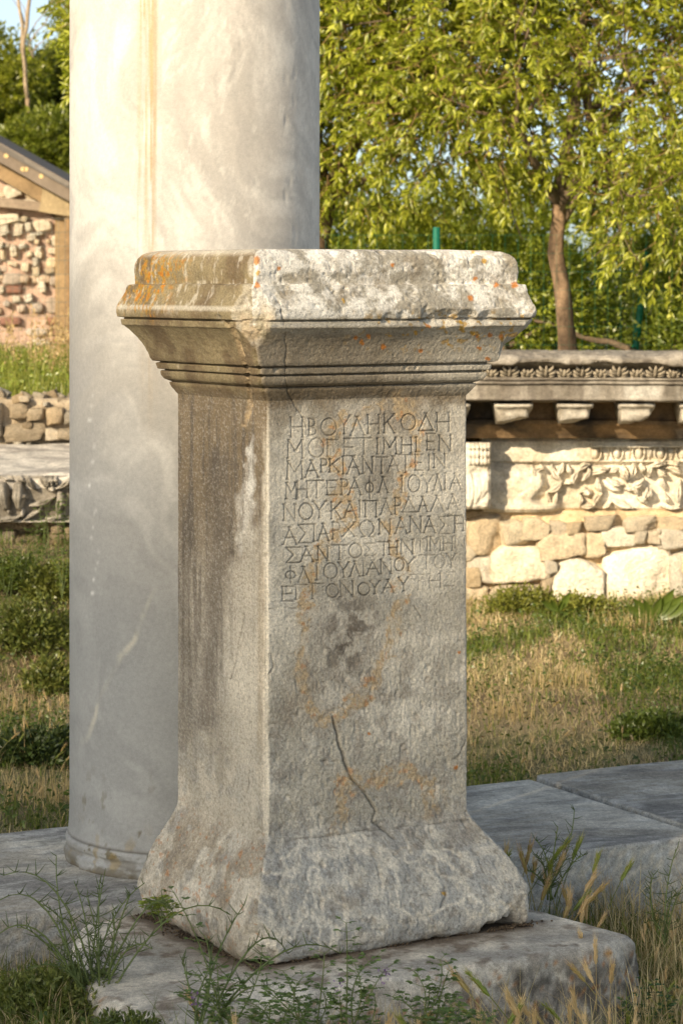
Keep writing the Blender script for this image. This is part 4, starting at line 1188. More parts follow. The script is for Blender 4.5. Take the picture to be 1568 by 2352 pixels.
# ---------------------------------------------------------------- left wall: carved block, rubble above and below
YL = 11.8; KL = YL / FPX
def lx(x): return (x - VCX) * KL
def lz(y): return CAMZ - (y - HOR) * KL
def cl(cx, cy): return (lx(cx * .3049), lz(574.1 + cy * .3050))      # coordinates on the enlarged left strip
def left_h(X, Z):
    P = np.stack([X, X * 0, Z], -1)
    H = -.045 + (fbm(P, 10, 4, 701) - .5) * .03
    H = np.where(Z > lz(1097), .035 + (fbm(P, 12, 3, 702) - .5) * .03, H)
    H = np.maximum(H, sst(lz(1192), lz(1196), Z) * (.05 + (fbm(P, 14, 3, 703) - .5) * .02))
    LL = .305 * KL
    def pt(a, b, c, d, w, h, bend=0, **k):
        nonlocal H
        H = petal(X, Z, H, cl(a, b), cl(c, d), w * LL, h, bend * LL, **k)
    for o in (-560, 0):
        pt(o+10,1700,o+110,1730,44,.06,14,veins=2); pt(o+110,1690,o+200,1750,30,.07,8); pt(o+215,1690,o+270,1800,30,.075,-10)
        pt(o+20,1780,o+50,1930,52,.085,0,taper=(.9,1,.6),ridge=.1); pt(o+150,1780,o+150,1930,56,.095,0,taper=(.8,1,.5),ridge=.1)
        pt(o+180,1830,o+215,1870,22,.09); pt(o+300,1690,o+360,1800,30,.07,10); pt(o+345,1680,o+380,1790,24,.085,0); pt(o+385,1680,o+405,1780,22,.085,0); pt(o+425,1690,o+440,1770,20,.08)
        pt(o+370,1800,o+440,1790,26,.07,0); pt(o+440,1790,o+546,1700,30,.075,-14); pt(o+230,1920,o+420,1850,26,.07,-14); pt(o+300,1950,o+420,1860,16,.065,4)
        pt(o+450,1820,o+430,2000,34,.08,16,veins=2); pt(o+470,1820,o+490,1930,24,.075,-8); pt(o+440,1990,o+480,2020,30,.07); pt(o-20,2010,o+180,1990,28,.075,-26)
        pt(o+180,1950,o+180,2010,20,.08); pt(o+180,2040,o+340,1950,20,.07,10); pt(o+60,1960,o+90,1975,24,.06)
        pt(o+350,2020,o+450,2010,24,.06,-8)
    pt(560,1700,600,1990,44,.08,10,veins=2); pt(620,1720,720,1840,40,.075,-10,veins=2); pt(640,1990,760,1930,30,.07,10)
    H += (fbm(P, 50, 3, 704) - .5) * .006
    return H, None
lb = empty('carved_marble_block', (lx(60), YL, lz(1200)))
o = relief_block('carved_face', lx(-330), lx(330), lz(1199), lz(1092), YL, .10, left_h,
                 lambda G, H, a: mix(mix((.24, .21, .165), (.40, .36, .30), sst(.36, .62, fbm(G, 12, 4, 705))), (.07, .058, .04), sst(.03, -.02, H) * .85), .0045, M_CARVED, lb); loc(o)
# the sloping worn top of the block
xs = np.linspace(lx(-332), lx(332), 150); ts = np.linspace(0, 1, 60)
T, XX = np.meshgrid(ts, xs, indexing='ij')
def ztop(yv, Y): return CAMZ - (yv - HOR) * Y / FPX
Gt = np.stack([XX, 11.775 + T * .86, ztop(1092, 11.77) + T * (ztop(1019, 12.63) - ztop(1092, 11.77))], -1)
Gt[..., 2] += (fbm(Gt, 4, 5, 711) - .5) * .035 + (fbm(Gt, 22, 3, 712) - .5) * .008 - sst(.05, 0, T) * .02
Gb_ = Gt.copy(); Gb_[..., 2] = lz(1199)
V = np.concatenate([Gt.reshape(-1, 3), Gb_.reshape(-1, 3)])
n, m = T.shape
rim = np.array([i * m for i in range(n)] + [(n - 1) * m + j for j in range(1, m)] + [i * m + m - 1 for i in range(n - 2, -1, -1)] + [j for j in range(m - 2, 0, -1)]); r2 = np.roll(rim, -1)
Vt = V.copy()
Vt[len(V) // 2:, 1] = np.maximum(Vt[len(V) // 2:, 1], YL + .08)
Ct = mix((.40, .36, .31), (.60, .55, .47), sst(.38, .6, fbm(V * [.5, 1, 1], 9, 5, 713, .6)))
Ct = mix(Ct, (.26, .24, .215), sst(.54, .64, fbm(V * [.5, 1, 1], 20, 4, 714)) * .5)
loc(make_mesh('block_body', Vt, [grid_faces(n, m), grid_faces(n, m, base=n * m)[:, ::-1], np.stack([rim, r2, r2 + n * m, rim + n * m], -1)], Ct, True, M_CARVED, lb))
tag(lb, 'grey marble block with deeply carved leaf scroll lying in the left wall', 'carved block')

lwall = empty('rubble_wall', (lx(60), 12.7, -.2))
tag(lwall, 'low rubble wall of rounded grey field stones on the left of the column', 'stone wall')
rng = np.random.RandomState(31)
Y2 = 12.66; K2 = Y2 / FPX
def put2(cx0, cy0, cx1, cy1, sets=RGREY, Y=Y2, depth=.26):
    k = Y / FPX
    x0, x1 = (cx0 * .3049 - VCX) * k, (cx1 * .3049 - VCX) * k
    z1, z0 = CAMZ - (574.1 + cy0 * .305 - HOR) * k, CAMZ - (574.1 + cy1 * .305 - HOR) * k
    loc(put(sets, rng, lwall, x0, x1, z0, z1, Y - .03 * rng.rand() - .02, depth, rot=.12))
for s_ in ((-150,1150,42,1420),(48,1160,225,1285),(205,1190,345,1300),(355,1190,490,1340),(490,1210,600,1330),(30,1310,350,1455),(170,1295,260,1350),(420,1345,540,1425),(530,1340,700,1450),(-300,1160,-155,1290),(-320,1300,-150,1440),(-480,1160,-310,1440),
           (600,1160,760,1300),(700,1300,860,1450),(770,1160,900,1300),(-650,1170,-490,1440),(-800,1170,-660,1440)): put2(*s_)
put2(350, 1345, 468, 1460, RDUST); put2(90, 1448, 170, 1475, RDUST); put2(320, 1150, 380, 1180, RDUST); put2(210, 1455, 260, 1475, RDUST)
loc(mortar('mortar', lx(-300), lx(360), ztop(1040, Y2) - .1, ztop(922, Y2), Y2 + .03, .4, lwall, (.42, .34, .24), 721, .02, .02))
# small stones scattered along the wall crest
for i in range(60):
    x = rng.uniform(lx(-290), lx(350)); s_ = rng.uniform(.015, .045)
    loc(put(RDUST if rng.rand() < .3 else RGREY, rng, lwall, x - s_, x + s_, ztop(916, Y2) - .02, ztop(916, Y2) - .02 + s_ * 1.3, Y2 + rng.uniform(-.02, .3), s_ * 2, rot=.5))
# below the carved block
for s_ in ((375,2040,480,2150),(330,2130,540,2230),(120,2150,310,2260),(-40,2130,120,2240),(-220,2090,-30,2230),(480,2060,640,2170),(250,2250,420,2330),(60,2270,260,2360),(-160,2250,60,2340),(430,2240,600,2340),(-420,2090,-230,2240),(-380,2250,-170,2350),(640,2080,800,2300)):
    put2(*s_, RGREY, YL + .05, .3)
loc(mortar('earth_core', lx(-330), lx(330), -.35, lz(1197) - .005, YL + .16, .7, lwall, (.40, .29, .17), 731, .03, .03))
# ---------------------------------------------------------------- stone shed on the left
YH = 24.0; KH = YH / FPX
def hx(x): return (x - VCX) * KH
def hz(y): return CAMZ - (y - HOR) * KH
def ch(cx, cy): return hx(cx * .12207), hz(287.1 + cy * .12207)
M_WOOD = stone_mat('weathered_wood', None, (25, 110), .22, .6, .004, mscale=4)
M_GREYPAINT = stone_mat('grey_board', None, (14, 90), .10, .3, .002, mscale=3)
hs = empty('stone_shed', (hx(80), YH, .85))
rng = np.random.RandomState(77)
xr = hx(154)
loc(mortar('wall', hx(-260), xr, .7, hz(300), YH, .5, hs, (.48, .33, .25), 801, .06, .03))
# clip the gable: lower the mortar under the roof line
mo = hs.children[0].data
co = np.empty(len(mo.vertices) * 3, np.float32); mo.vertices.foreach_get('co', co); co = co.reshape(-1, 3)
def roofz(x): return hz(395) + (hx(0) - x) * (hz(330) - hz(455)) / (hx(162) - hx(0)) * 1.0
rz_ = roofz(co[:, 0]) - .03
co[:, 2] = np.minimum(co[:, 2], rz_); mo.vertices.foreach_set('co', co.ravel()); mo.update()
# side wall returns behind the corner post
sw = MB(); sw.box((xr - .25, YH + 2.4, (0.7 + hz(480)) / 2), (.5, 3.8, hz(480) - .7), None, (.50, .36, .27)); loc(sw.build('side_wall', M_MORTAR, hs, False))
BIG = [(-40,1670,390,1900),(395,1720,560,1830),(470,1840,630,2010),(250,1860,440,2100),(-30,1900,190,2090),(630,1790,980,2040),(590,2020,840,2100),(520,2060,700,2200),(960,2080,1190,2290),(650,2160,760,2260),
       (-60,1290,170,1420),(100,1120,430,1400),(490,1290,700,1420),(480,1400,740,1520),(1180,1920,1260,2050),(-20,2200,90,2330),(200,2250,330,2400),(370,2230,520,2330),(880,2150,960,2240),(700,2280,800,2400),(1020,2300,1130,2420)]
for (a, b, c, d) in BIG:
    x0, z1 = ch(a, b); x1, z0 = ch(c, d)
    loc(put(RDUST, rng, hs, x0, x1, z0, z1, YH - .07 - .03 * rng.rand(), .2, rot=.25))
# second enlarged strip: x*.3049, y 574.1+.305y
def ch2(cx, cy): return hx(cx * .3049), hz(574.1 + cy * .3050)
for (a, b, c, d) in [(0,0,50,75),(75,-10,150,50),(270,-5,330,60),(370,-10,470,40),(245,60,300,125),(60,85,140,125),(165,95,240,165),(355,60,460,140),(240,130,320,205),(340,140,420,185),(375,195,440,270),(280,205,355,320),
                     (20,170,170,265),(-10,270,40,330),(180,335,250,395),(355,360,440,480),(-60,130,10,200),(150,190,230,250),(200,10,250,60),(100,340,160,400),(30,380,90,430),(130,410,200,470),(240,400,330,470),(-70,30,-10,90),(-120,100,-60,180)]:
    x0, z1 = ch2(a, b); x1, z0 = ch2(c, d)
    loc(put(RDUST if b < 150 or rng.rand() < .4 else RPINK, rng, hs, x0, x1, z0, z1, YH - .06 - .02 * rng.rand(), .18, rot=.3))
# brick courses low down
zz = .85; row = 0
while zz < hz(650):
    x = hx(-120) + (row % 2) * .12
    while x < hx(140):
        w = rng.uniform(.17, .25)
        if rng.rand() < .5:
            s_ = RBRICK if rng.rand() < .45 else RPINK
            loc(put(s_, rng, hs, x + .012, x + w - .012, zz + .01, zz + .085, YH - .045 - .02 * rng.rand(), .16, 'brick' if s_ is RBRICK else 'stone', rot=.04))
        x += w
    zz += .098; row += 1
# filler stones between
taken = [(o_.location.x, o_.location.z, o_.scale.x, o_.scale.z) for o_ in hs.children if o_.name.startswith(('stone', 'brick'))]
cnt = 0
for _ in range(1400):
    x = rng.uniform(hx(-250), xr - .1); z_ = rng.uniform(hz(640), hz(330)); s_ = rng.uniform(.03, .085)
    if z_ > roofz(x) - .35 or abs(z_ - hz(485)) < .14: continue
    if any(abs(x - t[0]) < (t[2] + s_) * .9 and abs(z_ - t[1]) < (t[3] + s_ * .8) * .9 for t in taken): continue
    taken.append((x, z_, s_, s_ * .8)); cnt += 1
    loc(put(RDUST if rng.rand() < .5 else RPINK, rng, hs, x - s_, x + s_, z_ - s_ * .8, z_ + s_ * .8, YH - .05, .14, rot=.4))
    if cnt > 110: break
def plank(name, p0, p1, h, dep, col, y, seed, mat=None, n=60):
    mb = MB(); t = np.linspace(0, 1, n)
    p0 = np.array(p0); p1 = np.array(p1)
    e = (p1 - p0) / np.linalg.norm(p1 - p0); up = np.array([-e[1], e[0]])
    if up[1] < 0: up = -up
    rows = []
    for (u, v) in ((0, 0), (0, .5), (0, 1), (1, 1), (1, 0)):
        q = p0 + (p1 - p0) * t[:, None] + up * (v - .5) * h
        rows.append(np.stack([q[:, 0], np.full(n, y + u * dep), q[:, 1]], -1))
    G = np.array(rows); G += (fbm(G, 3, 3, seed)[..., None] - .5) * .012
    C = mix(np.array(col) * .75, np.array(col) * 1.2, fbm(G * [1, 1, 8], 2, 4, seed + 1))
    mb.add(G, [grid_faces(5, n).reshape(-1, 4)], C.reshape(-1, 3))
    mb.f.append(np.stack([np.arange(n - 1) + 4 * n, np.arange(1, n) + 4 * n, np.arange(1, n), np.arange(n - 1)], -1))
    mb.f.append(np.array([[0, n, 2 * n, 3 * n, 4 * n], [n - 1, 5 * n - 1, 4 * n - 1, 3 * n - 1, 2 * n - 1]]))
    return loc(mb.build(name, mat or M_WOOD, hs, False))
g = lambda a, b: ch(a, b)
plank('barge_board', g(-1400, -290), g(2300, 1790), .155, .04, (.21, .165, .125), YH - .42, 811, M_GREYPAINT)
plank('roof_edge', g(-1400, -420), g(2300, 1660), .035, .5, (.19, .165, .14), YH - .45, 812, M_GREYPAINT)
plank('rafter', g(-1400, 60), g(1500, 1690), .14, .10, (.27, .185, .10), YH - .22, 813)
plank('tie_beam', g(-1500, 1300), g(1500, 1620), .085, .14, (.28, .215, .155), YH - .16, 814)
plank('gusset_board', g(830, 1420), g(1480, 1520), .22, .05, (.34, .26, .15), YH - .24, 815)
plank('corner_post', (hx(150), .75), (hx(150), hz(492)), .17, .18, (.26, .18, .095), YH - .10, 816)
plank('corner_post', (hx(160), .75), (hx(160), hz(492)), .05, .10, (.24, .155, .08), YH - .20, 817)
# the roof itself, running back
rf = MB(); a_ = np.array(g(-1400, -440)); b_ = np.array(g(2300, 1640))
V = np.array([[a_[0], YH - .45, a_[1]], [b_[0], YH - .45, b_[1]], [b_[0], YH + 4.6, b_[1]], [a_[0], YH + 4.6, a_[1]]]); V2 = V + [0, 0, -.05]
rf.add(np.concatenate([V, V2]), np.array([[0,1,2,3],[7,6,5,4],[0,4,5,1],[1,5,6,2],[2,6,7,3],[3,7,4,0]]), (.13, .115, .10))
loc(rf.build('roof', M_GREYPAINT, hs, False))
for (a, b) in ((235, 620), (880, 1000), (540, 870), (600, 870)):
    kn = MB(); x, z_ = ch(a, b); kn.tube([(x, YH - .425, z_), (x, YH - .418, z_)], [.022, .022], 10, (.62, .45, .22)); loc(kn.build('knot', M_WOOD, hs, False))
tag(hs, 'small stone and brick shed with sloping grey board roof edge and wooden corner post', 'shed')

# wire fence in front of the shed
M_WIRE = stone_mat('dull_wire', (.16, .17, .14), (30, 90), .2, .1, .0005)
wf = empty('wire_fence', (hx(60), 21.5, .9))
ky = 21.5 / FPX
mb = MB()
for k in range(11):
    z_ = CAMZ - ((500 + k * 32) - HOR) * ky
    mb.tube([((-300 - VCX) * ky, 21.5, z_), ((60 - VCX) * ky, 21.5, z_ - .01), ((330 - VCX) * ky, 21.5, z_)], .0022, 4)
for k in range(42):
    x = (-300 + k * 15 - VCX) * ky
    mb.tube([(x, 21.505, .8), (x, 21.505, CAMZ - (500 - HOR) * ky)], .0016, 4)
loc(mb.build('wire_mesh', M_WIRE, wf))
for xx in (-280, 300):
    mb = MB(); x = (xx - VCX) * ky; mb.box((x, 21.55, 1.45), (.05, .05, 1.4)); loc(mb.build('post', M_WIRE, wf, False))
tag(wf, 'thin wire mesh fence in front of the stone shed', 'fence')

# green mesh fence behind the right wall
M_GREEN = stone_mat('green_paint', (.008, .13, .08), (30, 90), .1, .1, .0005, rough=.45)
gf = empty('green_fence', (1.2, 15.8, .9))
def gpost(x0, y0, x1, y1, Y, w=.055):
    mb = MB(); p = P3(x0, y0, Y); q = P3(x1, y1, Y)
    mb.tube([p, p * .5 + q * .5, q], w / 2, 8); loc(mb.build('post', M_GREEN, gf, False))
gpost(1002, 522, 1002, 860, 15.75, .045); gpost(1487, 567, 1452, 850, 17.2, .05); gpost(1700, 525, 1702, 860, 15.75, .045); gpost(700, 520, 700, 860, 15.75, .045)
mb = MB(); kk = 15.8 / FPX
for k in range(8):
    z_ = CAMZ - ((540 + k * 42) - HOR) * kk; mb.tube([((600 - VCX) * kk, 15.8, z_), ((1900 - VCX) * kk, 15.8, z_)], .0008, 3)
for k in range(44):
    x = (600 + k * 29.5 - VCX) * kk; mb.tube([(x, 15.85, .8), (x, 15.85, CAMZ - (540 - HOR) * kk)], .0007, 3)
loc(mb.build('wire_mesh', M_GREEN, gf))
tag(gf, 'green painted wire fence with round posts beyond the right wall', 'fence')
# ---------------------------------------------------------------- foliage
LEAFT = np.array([[0, 0, 0], [.28, .36, .05], [.30, 0, -.03], [.28, -.36, .05], [.66, .40, -.02], [.70, 0, -.10], [.66, -.40, -.02], [1, 0, -.24]])
LEAFF = [np.array([[0, 2, 1], [0, 3, 2], [4, 5, 7], [5, 6, 7]]), np.array([[1, 2, 5, 4], [2, 3, 6, 5]])]
LEAF4 = np.array([[0, 0, 0], [.5, .42, .06], [.5, -.42, .06], [1, 0, -.12]]); LEAF4F = [np.array([[0, 2, 1], [1, 2, 3]])]
def leaves(mb, pos, dirs, size, width, rng, col0, col1, simple=False, roll=.9):
    """pos (n,3), dirs (n,3): adds n leaves in one go"""
    n = len(pos)
    T, F = (LEAF4, LEAF4F) if simple else (LEAFT, LEAFF)
    x = dirs / np.maximum(np.linalg.norm(dirs, axis=1, keepdims=True), 1e-9)
    up = np.array([0, 0, 1.0]) + rng.normal(0, roll, (n, 3))
    y = np.cross(up, x); y /= np.maximum(np.linalg.norm(y, axis=1, keepdims=True), 1e-9)
    z = np.cross(x, y)
    s = size * rng.uniform(.65, 1.2, n)
    w = width / size
    V = pos[:, None] + s[:, None, None] * (T[None, :, 0:1] * x[:, None] + T[None, :, 1:2] * w * y[:, None] + T[None, :, 2:3] * z[:, None])
    k = len(T)
    Fs = [(f[None] + (np.arange(n) * k)[:, None, None]).reshape(-1, f.shape[1]) for f in F]
    t = rng.beta(1.6, 1.6, n)[:, None]
    C = np.array(col0) * (1 - t) + np.array(col1) * t
    C = C * rng.uniform(.75, 1.2, (n, 1))
    mb.add(V.reshape(-1, 3), Fs, np.repeat(C, k, 0))

def limb(mb, p, q, r0, r1, rng, bend=.08, n=10, sides=8, col=(.16, .115, .075)):
    t = np.linspace(0, 1, n); p = np.array(p, float); q = np.array(q, float)
    L = np.linalg.norm(q - p); off = rng.normal(0, 1, 3) * bend * L
    pts = p + (q - p) * t[:, None] + off * np.sin(t * math.pi)[:, None] + (np.stack([fbm(np.stack([t * 4 + k * 9, t * 0, t * 0 + rng.rand()], -1), 1, 2, k) for k in range(3)], -1) - .5) * .12 * L * np.sin(t * math.pi)[:, None]
    mb.tube(pts, r0 + (r1 - r0) * t, sides, col)
    return pts

def crown_points(rng, n, blobs, surf=.75, clump=1.1, thr=.42, seed=0, holes=()):
    """sprig positions in a union of ellipsoids, thinned by clumpy noise"""
    out = []; need = n
    B = np.array(blobs, float); vol = B[:, 3] * B[:, 4] * B[:, 5]; pr = vol / vol.sum()
    while need > 0:
        k = rng.choice(len(B), need * 2, p=pr)
        d = rng.normal(size=(need * 2, 3)); d /= np.linalg.norm(d, axis=1, keepdims=True)
        r = np.where(rng.rand(need * 2) < surf, rng.uniform(.78, 1.03, need * 2), rng.uniform(.2, .9, need * 2))
        p = B[k, :3] + d * B[k, 3:6] * r[:, None]
        f = fbm(p, clump, 3, seed)
        keep = rng.rand(len(p)) < sst(thr - .06, thr + .08, f)
        for (hx_, hy_, hr, asp) in holes:      # thin places in the crown
            u = VCX + p[:, 0] / p[:, 1] * FPX; v = HOR - (p[:, 2] - CAMZ) / p[:, 1] * FPX
            dd = np.hypot((u - hx_) / (hr * 1.45), (v - hy_) / (hr * asp * 1.35))
            keep &= ~((dd < 1) & (rng.rand(len(p)) < .97))
        p = p[keep][:need]; d2 = d[keep][:need]
        out.append((p, d2)); need -= len(p)
    return np.concatenate([o[0] for o in out]), np.concatenate([o[1] for o in out])

def sprigs(mb, tw, rng, P, D, per, size, width, c0, c1, droop=.5, length=.16, simple=False, tips=None, spread=.9, up=0.0):
    n = len(P)
    ax = D * .8 + rng.normal(0, .45, (n, 3)); ax[:, 2] += up - droop * .3
    ax /= np.linalg.norm(ax, axis=1, keepdims=True)
    pos = []; dr = []
    for k in range(per):
        t = (k + .5) / per
        base = P + ax * (length * t)[None] if False else P + ax * length * t
        side = rng.normal(0, 1, (n, 3)); side -= (side * ax).sum(1, keepdims=True) * ax
        side /= np.linalg.norm(side, axis=1, keepdims=True)
        v = side * spread + ax * (.5 + t) ; v[:, 2] -= droop * rng.uniform(.2, 1.0, n)
        pos.append(base); dr.append(v)
    pos = np.concatenate(pos); dr = np.concatenate(dr)
    leaves(mb, pos, dr, size, width, rng, c0, c1, simple)
    if tw is not None:
        a = P - ax * length * .6; b = P + ax * length
        s1 = np.cross(ax, [0, 0, 1.0]); s1 /= np.maximum(np.linalg.norm(s1, axis=1, keepdims=True), 1e-6); s1 *= .0022
        s2 = np.cross(ax, s1)
        V = np.stack([a + s1, a - s1 * .5 + s2, a - s1 * .5 - s2, b], 1)
        F = np.array([[0, 1, 3], [1, 2, 3], [2, 0, 3]])
        tw.add(V.reshape(-1, 3), (F[None] + (np.arange(n) * 4)[:, None, None]).reshape(-1, 3), (.30, .19, .08))
    return pos, dr

LC0, LC1 = (.20, .24, .022), (.52, .52, .06)
# one leaf and one fruit mesh, shared by the pieces one can pick out
_mb = MB(); leaves(_mb, np.zeros((1, 3)), np.array([[1.0, 0, 0]]), 1.0, .30, np.random.RandomState(1), (.24, .27, .035), (.24, .27, .035), False, 0.0)
LEAFMESH = _mb.build('leaf', M_LEAF, None, True, False)
M_FRUIT = stone_mat('fruit_skin', (.36, .36, .07), (30, 90), .1, .05, .0004, rough=.45)
def fruit_mesh():
    t = np.linspace(0, math.pi, 9); a = np.linspace(0, 2 * math.pi, 10, endpoint=False)
    r = np.sin(t) * (1 - .12 * np.cos(t)); z = -np.cos(t) * 1.08
    G = np.stack([r[:, None] * np.cos(a), r[:, None] * np.sin(a), np.repeat(z[:, None], 10, 1)], -1)
    return make_mesh('fruit', G.reshape(-1, 3), [grid_faces(9, 10, True)], None, True, M_FRUIT, None, False)
FRUIT = fruit_mesh()

def fruit_tree(label, base, trunk_pts, trunk_r, blobs, nspr, seed, limbs, holes=(), nleaf=150, nfruit=70, thr=.41):
    rng = np.random.RandomState(seed)
    root = empty('fruit_tree', base)
    tb = MB()
    T = resample(np.array(trunk_pts, float), .06)
    tt = np.linspace(0, 1, len(T))
    rr = np.interp(tt, [0, .06, .2, 1], [trunk_r * 1.35, trunk_r * 1.1, trunk_r, trunk_r * .8])
    a = np.linspace(0, 2 * math.pi, 22, endpoint=False)
    R = T[:, None] + rr[:, None, None] * np.stack([np.cos(a), np.sin(a), a * 0], -1)[None]
    R += (fbm(R * [1, 1, .35], 16, 4, seed)[..., None] - .5) * .035 * np.stack([np.cos(a), np.sin(a), a * 0], -1)[None]
    tb.add(R.reshape(-1, 3), [grid_faces(len(T), 22, True)], mix((.07, .046, .028), (.25, .165, .10), sst(.35, .65, fbm(R * [1, 1, .3], 22, 4, seed + 1))).reshape(-1, 3))
    tops = [T[-1]]
    for q, r0 in limbs:
        p0 = T[-1] if not isinstance(r0, tuple) else np.array(r0[1]); rad = r0 if not isinstance(r0, tuple) else r0[0]
        pts = limb(tb, p0, q, rad, rad * .35, rng)
        tops.append(pts[-1])
        for _ in range(4):
            k = rng.randint(4, 9); e = pts[k] + rng.normal(0, .45, 3) + [0, 0, .25]
            p2 = limb(tb, pts[k], e, rad * .4, rad * .12, rng, n=7, sides=5)
            for _ in range(3):
                limb(tb, p2[rng.randint(2, 6)], p2[-1] + rng.normal(0, .28, 3), rad * .14, .003, rng, n=6, sides=4)
    loc(tb.build('trunk', M_BARK, root))
    P, D = crown_points(rng, nspr, blobs, .6, 1.5, thr, seed, holes)
    lm, tw = MB(), MB()
    pos, dr = sprigs(lm, tw, rng, P, D, 12, .064, .020, LC0, LC1, .35, .14)
    loc(tag(lm.build('crown', M_LEAF, root, True), kind='stuff'))
    loc(tag(tw.build('twigs', M_BARK, root, False), kind='stuff'))
    # leaves nearest the viewer that can be picked out one by one
    u = VCX + P[:, 0] / P[:, 1] * FPX; v = HOR - (P[:, 2] - CAMZ) / P[:, 1] * FPX
    ok = np.flatnonzero((u > 700) & (u < 1620) & (v > -60) & (v < 800)); ok = ok[np.argsort(P[ok, 1])]
    pool = ok[:max(10, len(ok) // 3)]
    for i in range(nleaf):
        k = pool[rng.randint(len(pool))]
        o = bpy.data.objects.new('leaf', LEAFMESH); COL.objects.link(o); o.parent = root
        s_ = rng.uniform(.055, .08); o.scale = (s_, s_, s_)
        o.location = Vector(P[k] + D[k] * .05 + rng.normal(0, .05, 3)) - Vector(base)
        o.rotation_euler = (rng.uniform(-.9, .9), rng.uniform(.1, 1.3), rng.uniform(0, 6.28))
    for i in range(nfruit):
        k = pool[rng.randint(len(pool))]
        o = bpy.data.objects.new('fruit', FRUIT); COL.objects.link(o); o.parent = root
        s_ = rng.uniform(.013, .018); o.scale = (s_, s_, s_)
        o.location = Vector(P[k] + D[k] * .10 + rng.normal(0, .05, 3)) - Vector(base)
    tag(root, label, 'fruit tree')
    return root

def W(x, y, Y): return tuple(P3(x, y, Y))
fruit_tree('fruit tree with slanting brown trunk rising behind the right wall', W(1302, 830, 16.2),
    [W(1304, 850, 16.2), W(1300, 760, 16.2), W(1290, 660, 16.25), W(1276, 580, 16.3), W(1280, 510, 16.3), W(1282, 470, 16.3)], .058,
    [(1.35, 16.6, 3.25, 1.75, 1.15, 1.35), (2.25, 16.0, 2.55, 1.0, .9, 1.05), (2.0, 15.8, 1.9, .55, .5, .5), (.85, 16.3, 2.55, .8, .8, .62), (1.0, 16.8, 4.3, 1.6, 1.2, 1.0), (2.9, 16.6, 3.6, 1.2, 1.1, 1.4)],
    6600, 11, [(W(1330, 180, 16.6), .045), (W(1180, 260, 16.1), .038), (W(1420, 330, 16.4), (.035, W(1282, 520, 16.3))), (W(1290, -150, 16.8), .04), (W(1540, 100, 16.5), .035)],
    holes=[(1295, 215, 26, 1.9), (1268, 330, 22, 1.7), (1180, 440, 17, 1.2), (1300, 420, 18, 1.2), (1240, 275, 14, 1.5), (1075, 370, 20, 1.0), (1130, 340, 16, 1.0), (1110, 480, 14, 1.0), (1340, 300, 12, 1.3), (1390, 200, 12, 1.2)], nleaf=150, nfruit=85, thr=.36)
fruit_tree('leafy fruit tree whose crown fills the space right of the column', (-.25, 17.6, .85),
    [(-.25, 17.6, .75), (-.2, 17.6, 1.4), (-.1, 17.55, 2.0)], .07,
    [(.35, 17.2, 2.75, 1.25, .9, .98), (.1, 17.3, 3.7, 1.5, 1.1, 1.2), (-.7, 17.5, 3.3, 1.2, 1.1, 1.3), (.85, 17.0, 3.3, .75, .7, .9)],
    6600, 12, [(W(900, 150, 17.4), .04), (W(820, 330, 17.2), .04), (W(980, 300, 17.2), .035), (W(700, 50, 17.6), .04)],
    holes=[(890, 290, 12, 1), (960, 110, 10, 1), (790, 40, 12, 1), (850, 60, 8, 1.4)], nleaf=140, nfruit=70, thr=.35)
fruit_tree('fruit tree at the right edge, partly cut by the border of the view', (3.4, 18.2, .9),
    [(3.4, 18.2, .8), (3.35, 18.2, 1.6), (3.2, 18.2, 2.1)], .08,
    [(2.9, 18.0, 3.2, 1.4, 1.1, 1.3), (3.6, 18.4, 4.0, 1.5, 1.3, 1.4)],
    2200, 13, [(W(1560, 120, 18.2), .045), (W(1620, 300, 18), .04)], nleaf=8, nfruit=6)

def bush(name, label, cat, base, blobs, n, seed, size, width, c0, c1, per=7, droop=.1, up=.4, length=.14, stems=4, simple=True, thr=.40, clump=1.6, group=None, mat=None):
    rng = np.random.RandomState(seed); root = empty(name, base)
    tb = MB()
    for k in range(stems):
        b = blobs[rng.randint(len(blobs))]
        e = np.array(b[:3]) + rng.normal(0, .4, 3) * np.array(b[3:6]); limb(tb, np.array(base) + rng.normal(0, .06, 3) * [1, 1, 0], e, .03 + .02 * (max(b[3:6]) > 1), .006, rng, .05)
    loc(tb.build('stem' if cat == 'bush' else 'trunk', M_BARK, root))
    P, D = crown_points(rng, n, blobs, .65, clump, thr, seed)
    P = P[P[:, 2] > ground_z(P[:, 0], P[:, 1]) - .02] if len(P) else P
    D = D[:len(P)]
    lm = MB(); sprigs(lm, None, rng, P, D, per, size, width, c0, c1, droop, length, simple, up=up)
    loc(tag(lm.build('foliage' if cat == 'bush' else 'crown', mat or M_LEAF, root, True), kind='stuff'))
    tag(root, label, cat, group)
    return root
HB0, HB1 = (.11, .15, .018), (.27, .31, .035)
bush('bush', 'low green bush right of the pedestal cap, left of the brown trunk', 'bush', (1.0, 17.0, .9), [(1.0, 17.4, 1.25, .7, .4, .5), (.65, 17.5, 1.4, .6, .4, .55)], 2600, 21, .045, .022, HB1, (.36, .39, .05))
bush('bush', 'dark green bush right of the brown trunk behind the leaning green post', 'bush', (2.1, 17.1, .9), [(1.95, 17.4, 1.25, .55, .4, .5), (2.5, 17.3, 1.3, .6, .4, .6)], 2600, 22, .045, .022, (.10, .14, .018), (.30, .34, .045))
bush('bush', 'grassy light green bush standing on the terrace beside the trunk foot', 'bush', (1.75, 18.6, .9), [(1.7, 18.7, 1.1, .5, .4, .33)], 500, 23, .06, .02, (.08, .11, .015), (.2, .23, .03))
